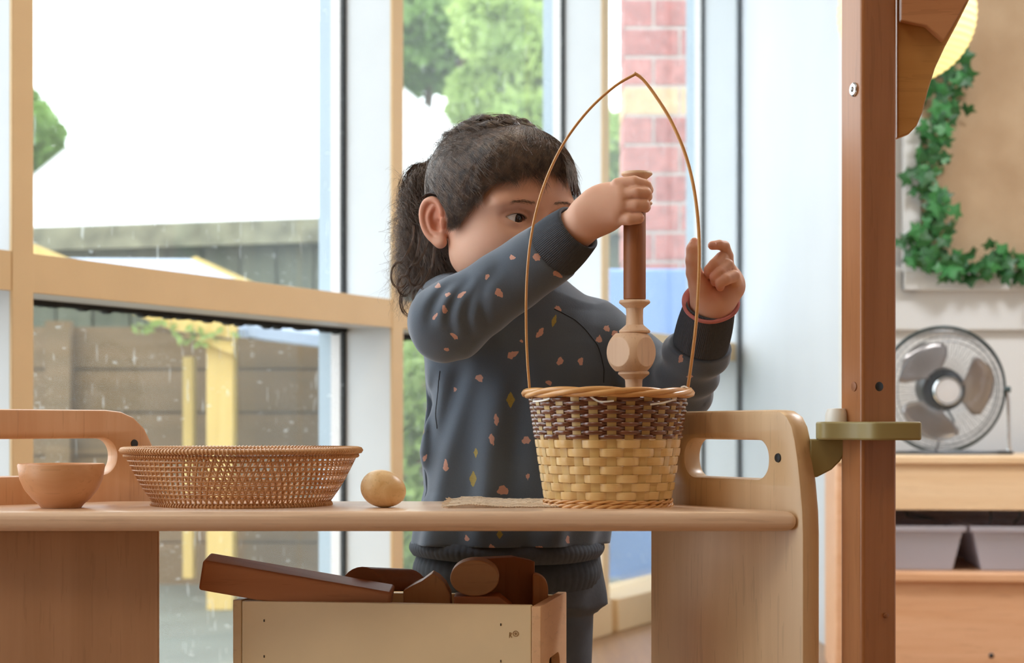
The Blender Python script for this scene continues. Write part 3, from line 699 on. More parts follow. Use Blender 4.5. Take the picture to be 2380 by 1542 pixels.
# faceted bead: sphere cut by planes
import bmesh
def bead():
    R = 57*kb; V = []; n, m = 144, 100
    cut = 46*kb; rot = math.radians(46)
    mb = MB()
    for i in range(m+1):
        a = PI*i/m
        for j in range(n):
            b = 2*PI*j/n; d = Vector((math.sin(a)*math.cos(b), math.sin(a)*math.sin(b), math.cos(a)))
            s = R
            dr_ = Matrix.Rotation(-rot, 3, 'Z') @ d
            for ax, cc in ((abs(dr_.x), cut), (abs(dr_.y), cut), (abs(d.z), 44*kb)):
                if ax > 1e-6: s = min(s, cc/ax)
            V.append(d*s)
    c = Vector((SX-8*kb, SY, bz(819.5)))
    F = [(i*n+j, i*n+(j+1) % n, (i+1)*n+(j+1) % n, (i+1)*n+j) for i in range(m) for j in range(n)]
    o = put('faceted_bead', MB().add([v+c for v in V], F), M_turn, angle=14); return o
o = bead(); tag(o, 'round pale wooden bead with flat circular facets in the stack', 'toy')

# ---------------------------------------------------------------- rattan tray basket
kt = 1.985/FP; TC = Vector(((562-PX0)/FP*1.985, 1.985, 0))
tt = empty('rattan_tray', (TC.x, TC.y, ZTAB)); tag(tt, 'wide shallow open-weave rattan tray basket on the left of the table', 'basket')
M_rat = mwick('rattan', 'c68c58', 'd8a470', .4, .25); M_rat2 = mwick('rattan_rim', 'cf9a68', 'e0b184', .4, .3)
def tr_z(y): return wz(y, 1.985)
zf = ZTAB+.0015
prof = [(203, 1177), (203, 1166), (222, 1140), (240, 1110), (254, 1082), (264, 1062), (268, 1052)]
def trad(z):
    zs = [tr_z(p[1]) for p in prof]; rs = [p[0]*kt for p in prof]
    return float(np.interp(z, zs, rs))
def tring(z, r, rad, mat, name, n=120, flat=None, wob=0, par=None):
    pts = [((TC.x+(rad+wob*math.sin(9*a))*math.cos(a)), TC.y+(rad+wob*math.sin(9*a))*.93*math.sin(a), z) for a in [2*PI*i/n for i in range(n)]]
    return put(name, MB().tube(pts, r, 8, closed=True, flat=flat), mat, par or tt, angle=None)
tring(tr_z(1047), 6*kt, 270*kt, M_rat2, 'rim', flat=(1.5, 1))
def wraps(name, z, rad, r, n, mat, fl=1.5, tl=0):
    mb = MB()
    for i in range(n):
        a = 2*PI*i/n; c = Vector((TC.x+rad*math.cos(a), TC.y+rad*.93*math.sin(a), z)); R = Vector((math.cos(a), math.sin(a), 0)); T = Vector((-math.sin(a), math.cos(a), 0))
        mb.tube([c+R*(r*fl*math.cos(q))+Vector((0, 0, r*math.sin(q)))+T*(tl*q*.001) for q in [2*PI*j/8 for j in range(8)]], .0009, 4, closed=True)
    o = put(name, mb, mat, tt, angle=None); tag(o, kind='stuff'); return o
wraps('rim_wrapping', tr_z(1047), 270*kt, 6.6*kt, 190, M_rat2)
tring(tr_z(1059), 3.2*kt, 267*kt, M_rat, 'hoop'); wraps('hoop_lashing', tr_z(1059), 267*kt, 3.6*kt, 200, M_rat, 1)
tring(tr_z(1172), 5*kt, 203*kt, M_rat, 'foot_hoop'); wraps('foot_wrapping', tr_z(1172), 203*kt, 6.2*kt, 150, M_rat, 1)
tring(tr_z(1165), 2.5*kt, 203*kt, M_rat, 'hoop')
for j, y in enumerate([1070, 1081, 1092, 1103, 1114, 1124, 1134, 1144, 1154]):
    for dy, dr2 in ((0, .0003),):
        tring(tr_z(y+dy), 2.1*kt, trad(tr_z(y+dy))+dr2, M_rat, 'cane_ring')
lat = MB(); NL = 96
for i in range(NL):
    for sgn in (1, -1):
        pts = []
        for q in range(9):
            z = tr_z(1166)+(tr_z(1057)-tr_z(1166))*q/8; a = 2*PI*(i+sgn*.5*q/8*5.0)/NL; rr = trad(z)+sgn*.0006
            pts.append((TC.x+rr*math.cos(a), TC.y+rr*.93*math.sin(a), z))
        lat.tube(pts, 2.0*kt, 4, flat=(1.35, .5), cap=False)
o = put('cane_lattice', lat, M_rat, tt, angle=None); tag(o, kind='stuff')
fb = MB()
for i in range(24):
    x = -190*kt+380*kt*i/23; h = math.sqrt(max(0, (203*kt)**2-x*x))*.93
    if h > .01: fb.box((TC.x+x-.0035, TC.y-h, zf), (TC.x+x+.0035, TC.y+h, zf+.0015))
put('base', fb, M_rat, tt)

# ================================================================ BACK OF THE ROOM
YS = 4.7
shelf = t = empty('storage_shelf', (P(1941, 0, 4.7).x, 4.7, 0)); tag(t, 'long pale wooden storage shelf against the back wall, fan on top', 'shelf')
xL = P(1941, 0, YS).x; xR = 2.9
zt = wz(1060, YS)
M_shelf = wood('shelf_pale_maple', 'dcb990', 'ecd0ac', 0, .4); M_shelf2 = wood('shelf_lower_panel', 'cf9c74', 'deb08c', 0, .45)
put('top', MB().box((xL, YS-.01, zt-.02), (xR, 5.23, zt)), M_shelf, t, .004)
put('apron', MB().box((xL+.03, YS, wz(1185, YS)), (xR, YS+.018, zt-.02)), M_shelf, t, .002)
put('side', MB().box((xL, YS-.005, 0), (xL+.03, 5.23, zt-.02)), M_shelf2, t, .008, 3)
put('side', MB().box((xR-.03, YS-.005, 0), (xR, 5.23, zt-.02)), M_shelf2, t, .008, 3)
put('shelf_board', MB().box((xL+.03, YS-.012, wz(1352, YS)), (xR-.03, 5.2, wz(1328, YS))), M_shelf2, t, .006, 3)
put('lower_panel', MB().box((xL+.03, YS+.006, .0), (xR-.03, YS+.024, wz(1352, YS))), M_shelf2, t, .002)
put('back', MB().box((xL+.03, 5.2, 0), (xR-.03, 5.22, zt-.02)), plain('shelf_back', 'c4c0c8', .6), t)
disc('screw', P(2296, 1520, YS+.004), Vector((0, -1, 0)), .006, M_steel, t)
# tubs
def tub_mat():
    k = NT('frosted_plastic_tub'); k.b.inputs['Base Color'].default_value = srgb('e4e4ee'); k.b.inputs['Roughness'].default_value = .35
    tr = k.n('ShaderNodeBsdfTransparent'); tb = k.n('ShaderNodeBsdfTranslucent'); tb.inputs[0].default_value = srgb('ececf6')
    m = k.n('ShaderNodeMixShader'); m.inputs[0].default_value = .5; k.l(k.b.outputs[0], m.inputs[1]); k.l(tb.outputs[0], m.inputs[2])
    m2 = k.n('ShaderNodeMixShader'); m2.inputs[0].default_value = .25; k.l(m.outputs[0], m2.inputs[1]); k.l(tr.outputs[0], m2.inputs[2]); k.l(m2.outputs[0], k.t.nodes['Material Output'].inputs[0]); return k.m
M_tub = tub_mat(); zs = wz(1328, YS)+.001
for i, (x0, x1) in enumerate(((1945, 2238), (2247, 2540), (2549, 2842))):
    a, b = P(x0, 0, 4.72).x, P(x1, 0, 4.72).x; h = wz(1222, 4.72)-zs
    e = empty('plastic_tub', ((a+b)/2, 4.9, zs)); tag(e, ['frosted plastic storage tub behind the beech post', 'frosted plastic storage tub at the right edge under the fan', 'frosted plastic tub on the shelf beyond the picture edge'][i], 'tub', 'plastic tubs on the storage shelf')
    mb = MB(); ti = .012
    def ringz(z, ins, dd=0): return [(a+ins, 4.72+ins, z), (b-ins, 4.72+ins, z), (b-ins, 5.12-ins, z), (a+ins, 5.12-ins, z)]
    V = ringz(zs, .03)+ringz(zs+h-.012, .008)+ringz(zs+h-.012, .011)+ringz(zs+.003, .033)
    F = []
    for q in range(3):
        for j in range(4): F.append((q*4+j, q*4+(j+1) % 4, (q+1)*4+(j+1) % 4, (q+1)*4+j))
    F += [(3, 2, 1, 0), (12, 13, 14, 15)]
    put('tub_body', mb.add(V, F), M_tub, e, .004)
    rm = MB(); o_ = ringz(zs+h-.014, 0); o2 = ringz(zs+h, 0); i1 = ringz(zs+h, .011); i0 = ringz(zs+h-.014, .011)
    V = o_+o2+i1+i0; F = []
    for q in range(4):
        for j in range(4): F.append((q*4+j, q*4+(j+1) % 4, ((q+1) % 4)*4+(j+1) % 4, ((q+1) % 4)*4+j))
    put('tub_rim', rm.add(V, F), M_tub, e, .003)
cb = [('black cable drooping under the shelf top beside the post', [(2090, 1190), (2120, 1196), (2160, 1206), (2100, 1200), (2104, 1192)]), ('short black cable hanging over the right-hand tub', [(2287, 1186), (2289, 1200), (2286, 1215)]), ('black cable end hanging at the far right above the tub', [(2355, 1186), (2352, 1202), (2340, 1215)])]
for lb, pts in cb:
    o = put('cable', MB().tube(catmull([P(x, y, 4.76) for x, y in pts], 5), .0025, 6), M_black); tag(o, lb, 'cable', 'cables under the shelf')
SPIN = Matrix.Translation(Vector(WLOC[shelf.name])) @ Matrix.Rotation(math.radians(-6.5), 4, 'Z') @ Matrix.Translation(-Vector(WLOC[shelf.name]))
for o in list(COL.objects):
    if o.parent is None and (o == shelf or o.name.startswith('plastic_tub') or o.name.startswith('cable')):
        o.location = SPIN @ o.location; o.rotation_euler.z = math.radians(-6.5)
# fan
FC = P(2190, 906, 4.9); FR = 145/FP*4.9
t = empty('desk_fan', (FC.x, 4.93, zt)); tag(t, 'chrome desk fan with wire cage and three blades on the storage shelf', 'fan')
M_blade = plain('brushed_blade', 'a09a98', .3, .75, .05); M_wire = plain('wire_chrome', '8a9096', .3, .85, .05); M_wired = plain('dark_ring', '3c4a4c', .4, .6)
tiltM = Matrix.Translation(FC) @ Matrix.Rotation(math.radians(90+4), 4, 'X') @ Matrix.Rotation(math.radians(0), 4, 'Z')
def F3(r, a, d): return tiltM @ Vector((r*math.cos(a), r*math.sin(a), d))
def fring(r, d, rad, m, name): put(name, MB().tube([F3(r, 2*PI*i/72, d) for i in range(72)], rad, 6, closed=True), m, t, angle=None)
fring(FR, 0, .0042, M_wired, 'cage_hoop')
for r, d in ((FR*.94, .028), (FR*.86, .042), (FR*.78, .05)): fring(r, d, .0013, M_wire, 'cage_ring')
fring(FR*.94, -.03, .0013, M_wire, 'cage_ring')
gw = MB()
for i in range(100):
    a = 2*PI*i/100
    gw.tube([F3(FR*f, a+.02*(1-f), d) for f, d in ((.25, .056), (.6, .056), (.85, .043), (.95, .026), (1, 0))], .00055, 4)
    if i % 2: gw.tube([F3(FR*f, a+.03, d) for f, d in ((.3, -.06), (.8, -.055), (.95, -.03), (1, 0))], .00055, 4)
o = put('cage_wires', gw, M_wire, t, angle=None); tag(o, kind='stuff')
put('badge', MB().lathe([(0, .064), (FR*.19, .063), (FR*.2, .06), (FR*.2, .05)], n=40, M=tiltM), plain('badge_white', 'd4d6da', .4, .2), t)
put('badge_ring', MB().lathe([(FR*.2, .05), (FR*.2, .062), (FR*.215, .066), (FR*.235, .062), (FR*.235, .05)], n=40, M=tiltM, close=True), M_chrome, t)
put('motor', MB().lathe([(0, .03), (FR*.34, .02), (FR*.36, -.01), (FR*.36, -.06), (FR*.2, -.09), (0, -.095)], n=32, M=tiltM), M_steel, t)
for bi, a0 in enumerate((116, -5, 236)):
    V = []; F = []; nr_, na = 9, 13
    for i in range(nr_):
        f = i/(nr_-1); r = FR*(.2+.62*f)
        wdt = math.radians(14+30*math.sin(min(1, f*1.1)*PI*.62)); 
        if f > .8: wdt *= math.sqrt(max(.02, 1-((f-.8)/.2)**2*.85))
        cen = math.radians(a0)+.25*f
        for j in range(na):
            g = j/(na-1)*2-1; V.append(F3(r, cen+wdt*g, .012+.02*g*(.4+.6*f)))
    for i in range(nr_-1):
        for j in range(na-1): F.append((i*na+j, i*na+j+1, (i+1)*na+j+1, (i+1)*na+j))
    o = put('blade', MB().add(V, F), M_blade, t, angle=None); s = o.modifiers.new('s', 'SOLIDIFY'); s.thickness = .0012
for sx in (1, -1):
    px_ = FC.x+sx*(FR+.006)
    put('stand_leg', MB().tube(catmull([(px_, FC.y, FC.z), (px_+sx*.004, FC.y, FC.z-.03), (px_+sx*.006, FC.y, FC.z-.1), (px_+sx*.006, FC.y, zt+.01), (px_, FC.y, zt+.0055)], 5), .005, 8), M_chrome, t)
    kM = Matrix.Translation(Vector((px_, FC.y, FC.z))) @ Matrix.Rotation(PI/2, 4, 'Y')
    put('pivot_knob', MB().lathe([(0, -.008), (.008, -.008), (.008, .008), (0, .008)], n=16, M=kM), M_wired, t)
bx = FR*.9
put('base_bar', MB().tube([(FC.x-FR-.006, FC.y, zt+.0055), (FC.x+FR+.006, FC.y, zt+.0055)], .005, 8), M_chrome, t)
put('base_bar', MB().tube(catmull([(FC.x-bx, FC.y, zt+.0055), (FC.x-bx, FC.y-.08, zt+.0055), (FC.x+bx, FC.y-.08, zt+.0055), (FC.x+bx, FC.y, zt+.0055)], 6), .004, 8), M_steel, t)
put('power_cord', MB().tube(catmull([F3(FR*.32, math.radians(-72), -.02), P(2216, 985, 4.9), P(2188, 1012, 4.9), P(2172, 1055, 4.88), P(2150, 1058, 4.86)], 6), .0026, 6), M_black, t)
# pinboard
YB = 5.3
def burlap():
    k = NT('burlap'); v = k.coord()
    w1 = k.n('ShaderNodeTexWave', bands_direction='X'); w1.inputs['Scale'].default_value = 120; w1.inputs['Distortion'].default_value = 1.2; w1.inputs['Detail Scale'].default_value = 3; k.l(v, w1.inputs[0])
    w2 = k.n('ShaderNodeTexWave', bands_direction='Z'); w2.inputs['Scale'].default_value = 120; w2.inputs['Distortion'].default_value = 1.2; w2.inputs['Detail Scale'].default_value = 3; k.l(v, w2.inputs[0])
    f = k.math('MULTIPLY', w1.outputs[1], w2.outputs[1]); n = k.noise(v, 5, 5)
    c = k.ramp(n, [(.3, srgb('b39676')), (.7, srgb('ceb494'))]); k.l(k.mix(k.math('MULTIPLY', k.math('SUBTRACT', .6, f, True), .5), c, srgb('8a6d50')), k.b.inputs['Base Color'])
    k.b.inputs['Roughness'].default_value = .95; k.bump(f, .5, .002); return k.m
t = empty('pinboard', (1.8, 5.27, 1.0)); tag(t, 'big hessian covered pinboard in a white frame on the back wall', 'noticeboard')
x0, x1 = P(2137, 0, 5.27).x, 2.9; z0, z1 = wz(628, 5.27), 2.3
# rippled cloth
V = []; F = []; nx, nz = 60, 30
for j in range(nz+1):
    for i in range(nx+1):
        x = x0+(x1-x0)*i/nx; z = z0+(z1-z0)*j/nz
        d = .006*math.sin(x*14+2*math.sin(z*3))+.005*math.exp(-((x-x0-.16)/.02)**2)+.004*math.sin(z*9+x*3)*math.exp(-((x-x0)/.3)**2)
        V.append((x, 5.262-d, z))
for j in range(nz):
    for i in range(nx): a = j*(nx+1)+i; F.append((a, a+1, a+nx+2, a+nx+1))
put('hessian_cloth', MB().add(V, F), burlap(), t, fix=False)
fx0 = P(2098, 0, 5.26).x; fz0 = wz(676, 5.26)
put('board_frame', MB().box((fx0, 5.245, fz0), (x0, 5.275, z1)), M_white, t, .004)
put('board_frame', MB().box((fx0, 5.243, fz0), (x1+.05, 5.275, z0)), M_white, t, .004)
put('board_frame', MB().box((x1, 5.245, z0), (x1+.05, 5.275, z1)), M_white, t, .004)
put('board_frame', MB().box((fx0, 5.245, z1), (x1+.05, 5.275, z1+.05)), M_white, t, .004)
# ivy garland
M_ivy = plain('ivy_green', '245a2a', .45, var=.35, scale=14); M_ivy2 = plain('ivy_mid_green', '3d8044', .45, var=.25, scale=14); M_ivyp = plain('ivy_pale', '9fb8a0', .5)
t = empty('ivy_garland', P(2160, 600, 5.22)); tag(t, 'artificial green ivy garland draped round the pinboard edge', 'garland')
path = [P(x, y, 5.215) for x, y in ((2205, 130), (2200, 190), (2170, 262), (2168, 335), (2158, 420), (2165, 500), (2150, 560), (2160, 605), (2210, 615), (2270, 622), (2330, 602), (2390, 622), (2460, 610), (2600, 622))]
pp = catmull(path, 16)
put('vine', MB().tube(pp, .005, 6), M_ivy, t)
def ivy_mesh(name, mat):
    o2 = [(0, -.1), (.28, -.42), (.62, -.30), (.50, 0), (.95, .30), (.42, .42), (0, 1.0), (-.42, .42), (-.95, .30), (-.50, 0), (-.62, -.30), (-.28, -.42)]
    me = bpy.data.meshes.new(name); V = [(0, .1, .0)] + [(x*.5, y*.5, -.12*abs(x)-.06*y*y) for x, y in o2]
    me.from_pydata(V, [], [(0, i+1, (i+1) % 12+1) for i in range(12)]); me.materials.append(mat); return me
ims = [ivy_mesh('leaf', M_ivy), ivy_mesh('leaf', M_ivy2), ivy_mesh('leaf', M_ivyp)]
r2 = random.Random(21); org = Vector(WLOC[t.name])
for i in range(190):
    f = (i+r2.random())/190*(len(pp)-1.01); q = pp[int(f)].lerp(pp[int(f)+1], f-int(f))
    q = q+Vector((r2.gauss(0, .028), -r2.uniform(0, .03), r2.gauss(0, .018)))
    ob = bpy.data.objects.new('leaf', ims[0 if r2.random() < .55 else 1] if i != 34 else ims[2]); COL.objects.link(ob); ob.parent = t
    ob.location = q-org; s = r2.uniform(.048, .078); ob.scale = (s, s, s)
    ob.rotation_euler = (PI/2+r2.uniform(-.6, .6), r2.uniform(-.5, .5), r2.uniform(-.7, .7)) if r2.random() < .2 else (PI/2+r2.uniform(-.7, .7), r2.uniform(0, 6.28), r2.uniform(-.6, .6))
# paper lantern
def lantern():
    c = P(2108, 32, 4.3); R = 160/FP*4.3
    t = empty('paper_lantern', c); tag(t, 'round cream paper lantern with wire ribs hanging behind the post', 'lantern')
    k = NT('rice_paper'); k.b.inputs['Base Color'].default_value = srgb('f3edd2'); k.b.inputs['Roughness'].default_value = .8
    tb = k.n('ShaderNodeBsdfTranslucent'); tb.inputs[0].default_value = srgb('f6eec6'); m = k.n('ShaderNodeMixShader'); m.inputs[0].default_value = .55
    k.l(k.b.outputs[0], m.inputs[1]); k.l(tb.outputs[0], m.inputs[2]); k.l(m.outputs[0], k.t.nodes['Material Output'].inputs[0])
    pr = []
    n = 26*4
    for i in range(n+1):
        a = math.radians(14+152*i/n); rr = R*(1-.012*abs(math.sin(a*0+PI*i/4))); pr.append((rr*math.sin(a), -rr*math.cos(a)))
    mb = MB(); N = 48
    V = [(c.x+r*math.cos(2*PI*j/N), c.y+r*math.sin(2*PI*j/N), c.z+z) for r, z in pr for j in range(N)]
    F = [(i*N+j, i*N+(j+1) % N, (i+1)*N+(j+1) % N, (i+1)*N+j) for i in range(len(pr)-1) for j in range(N)]
    put('paper_shell', mb.add(V, F), k.m, t, angle=None)
    M_rib = plain('bamboo_rib', 'c9bd96', .6)
    for i in range(0, 27, 1):
        a = math.radians(14+152*i/26); rr = R*1.001
        put('rib', MB().tube([(c.x+rr*math.sin(a)*math.cos(q), c.y+rr*math.sin(a)*math.sin(q), c.z-rr*math.cos(a)) for q in [2*PI*j/40 for j in range(40)]], .0007, 4, closed=True), M_rib, t, angle=None)
    put('cord', MB().tube([(c.x, c.y, c.z+R*.9), (c.x, c.y, 2.7)], .0025, 6), M_whiteplastic, t)
    B = bpy.data.lights.new('bulb', 'POINT'); B.energy = 1.2; B.color = (1, .84, .5); B.shadow_soft_size = .03
    bo = bpy.data.objects.new('bulb_light', B); COL.objects.link(bo); bo.parent = t
lantern()
# ================================================================ THE GIRL
def sl_(a, lo, hi):
    i0 = max(0, int(np.searchsorted(a, lo))-1); i1 = min(len(a), int(np.searchsorted(a, hi))+1); return i0, i1
def smin(a, b, k):
    if k <= 0: return np.minimum(a, b)
    h = np.maximum(k-np.abs(a-b), 0)/k; return np.minimum(a, b)-h*h*k*.25
class SDF:
    def __init__(s, xs, ys, zs):
        s.x, s.y, s.z = [np.asarray(a, dtype=np.float32) for a in (xs, ys, zs)]
        s.F = np.full((len(s.x), len(s.y), len(s.z)), .05, dtype=np.float32)
    def region(s, lo, hi):
        a = [sl_(v, lo[i], hi[i]) for i, v in enumerate((s.x, s.y, s.z))]
        idx = tuple(slice(*q) for q in a)
        X = s.x[idx[0]][:, None, None]; Y = s.y[idx[1]][None, :, None]; Z = s.z[idx[2]][None, None, :]
        return idx, X, Y, Z
    def op(s, fn, lo, hi, k=.005, mode='add', m=.03):
        lo = [v-m for v in lo]; hi = [v+m for v in hi]
        idx, X, Y, Z = s.region(lo, hi)
        if min(X.shape[0], Y.shape[1], Z.shape[2]) == 0: return
        d = fn(X, Y, Z); A = s.F[idx]
        if mode == 'add': s.F[idx] = smin(A, d, k)
        elif mode == 'sub': s.F[idx] = -smin(-A, d, k)
    def cap(s, a, b, ra, rb, k=.006, mode='add', m=None):
        a = np.array(a, float); b = np.array(b, float); r = max(ra, rb); ab = b-a; L2 = max(ab@ab, 1e-9)
        def fn(X, Y, Z):
            px, py, pz = X-a[0], Y-a[1], Z-a[2]
            t = np.clip((px*ab[0]+py*ab[1]+pz*ab[2])/L2, 0, 1)
            return (np.sqrt((px-t*ab[0])**2+(py-t*ab[1])**2+(pz-t*ab[2])**2)-(ra+(rb-ra)*t)).astype(np.float32)
        s.op(fn, np.minimum(a, b)-r, np.maximum(a, b)+r, k, mode, m if m is not None else k+.006)
    def ell(s, c, R, rad, k=.01, mode='add', m=None):
        """R: 3x3 rows are the local axes; rad: semi-axes"""
        c = np.array(c, float); R = np.array(R, float); e = max(rad)
        def fn(X, Y, Z):
            p = (X-c[0], Y-c[1], Z-c[2]); k0 = 0; k1 = 0
            for i in range(3):
                q = (p[0]*R[i][0]+p[1]*R[i][1]+p[2]*R[i][2]); k0 = k0+(q/rad[i])**2; k1 = k1+(q/rad[i]**2)**2
            k0 = np.sqrt(k0); k1 = np.sqrt(k1)+1e-6
            return (k0*(k0-1)/k1).astype(np.float32)
        s.op(fn, c-e, c+e, k, mode, m if m is not None else k+.006)
    def mesh(s):
        F = s.F; ins = F < 0
        c = np.zeros(tuple(n-1 for n in F.shape), dtype=np.uint8)
        for dx in (0, 1):
            for dy in (0, 1):
                for dz in (0, 1): c += ins[dx:F.shape[0]-1+dx, dy:F.shape[1]-1+dy, dz:F.shape[2]-1+dz]
        act = (c > 0) & (c < 8); I = np.argwhere(act); idm = np.full(act.shape, -1, dtype=np.int32); idm[act] = np.arange(len(I))
        acc = np.zeros((len(I), 3)); cnt = np.zeros(len(I))
        G = (s.x, s.y, s.z)
        corner = [np.array([dx, dy, dz]) for dx in (0, 1) for dy in (0, 1) for dz in (0, 1)]
        for a in corner:
            for ax in range(3):
                if a[ax] == 1: continue
                b = a.copy(); b[ax] = 1
                ia = I+a; ib = I+b
                fa = F[ia[:, 0], ia[:, 1], ia[:, 2]]; fb = F[ib[:, 0], ib[:, 1], ib[:, 2]]
                m = (fa < 0) != (fb < 0); t = fa[m]/(fa[m]-fb[m])
                for q in range(3):
                    pa = G[q][ia[m, q]]; pb = G[q][ib[m, q]]; acc[m, q] += pa+(pb-pa)*t
                cnt[m] += 1
        V = acc/cnt[:, None]; quads = []
        for ax in range(3):
            sh = [slice(None)]*3; sh2 = [slice(None)]*3; sh[ax] = slice(0, -1); sh2[ax] = slice(1, None)
            A = ins[tuple(sh)]; B = ins[tuple(sh2)]; E_ = np.argwhere(A != B)
            o1, o2 = (ax+1) % 3, (ax+2) % 3
            ok = (E_[:, o1] > 0) & (E_[:, o2] > 0) & (E_[:, o1] < F.shape[o1]-1) & (E_[:, o2] < F.shape[o2]-1); E_ = E_[ok]
            sg = A[E_[:, 0], E_[:, 1], E_[:, 2]]
            q = []
            for d1, d2 in ((0, 0), (-1, 0), (-1, -1), (0, -1)):
                e = E_.copy(); e[:, o1] += d1; e[:, o2] += d2; q.append(idm[e[:, 0], e[:, 1], e[:, 2]])
            q = np.stack(q, 1); q[~sg] = q[~sg][:, ::-1]; quads.append(q)
        return V, np.concatenate(quads)
def axis(segs):
    out = [segs[0][0]]
    for lo, hi, st in segs:
        n = max(1, int(round((hi-lo)/st))); out += list(lo+(hi-lo)*np.arange(1, n+1)/n)
    return out
def pw(px, py, Y): return np.array(P(px, py, Y))

# ---- head frame: yaw towards picture right, slight downward pitch
YAW = math.radians(37); HC = pw(1163, 500, 2.135)
Fv = np.array([math.sin(YAW), -math.cos(YAW), 0.]); Rv = np.array([-math.cos(YAW), -math.sin(YAW), 0.]); Uv = np.array([0, 0, 1.])
pt = math.radians(9); Fv, Uv = Fv*math.cos(pt)-Uv*math.sin(pt), Uv*math.cos(pt)+Fv*math.sin(pt)
rl = math.radians(-2); Rv, Uv = Rv*math.cos(rl)+Uv*math.sin(rl), Uv*math.cos(rl)-Rv*math.sin(rl)
HR = np.array([Rv, Fv, Uv])
def H(r, f, u):
    f = -.02+(f+.02)*.93; r = r*.98
    return HC+Rv*r+Fv*f+Uv*u

SH_R, EL_R, WR_R = pw(1035, 722, 2.145), pw(1040, 752, 2.045), pw(1342, 530, 1.985)
SH_L, EL_L, WR_L = pw(1375, 775, 2.215), pw(1580, 905, 2.135), pw(1655, 722, 2.035)
NECK = pw(1188, 690, 2.175)

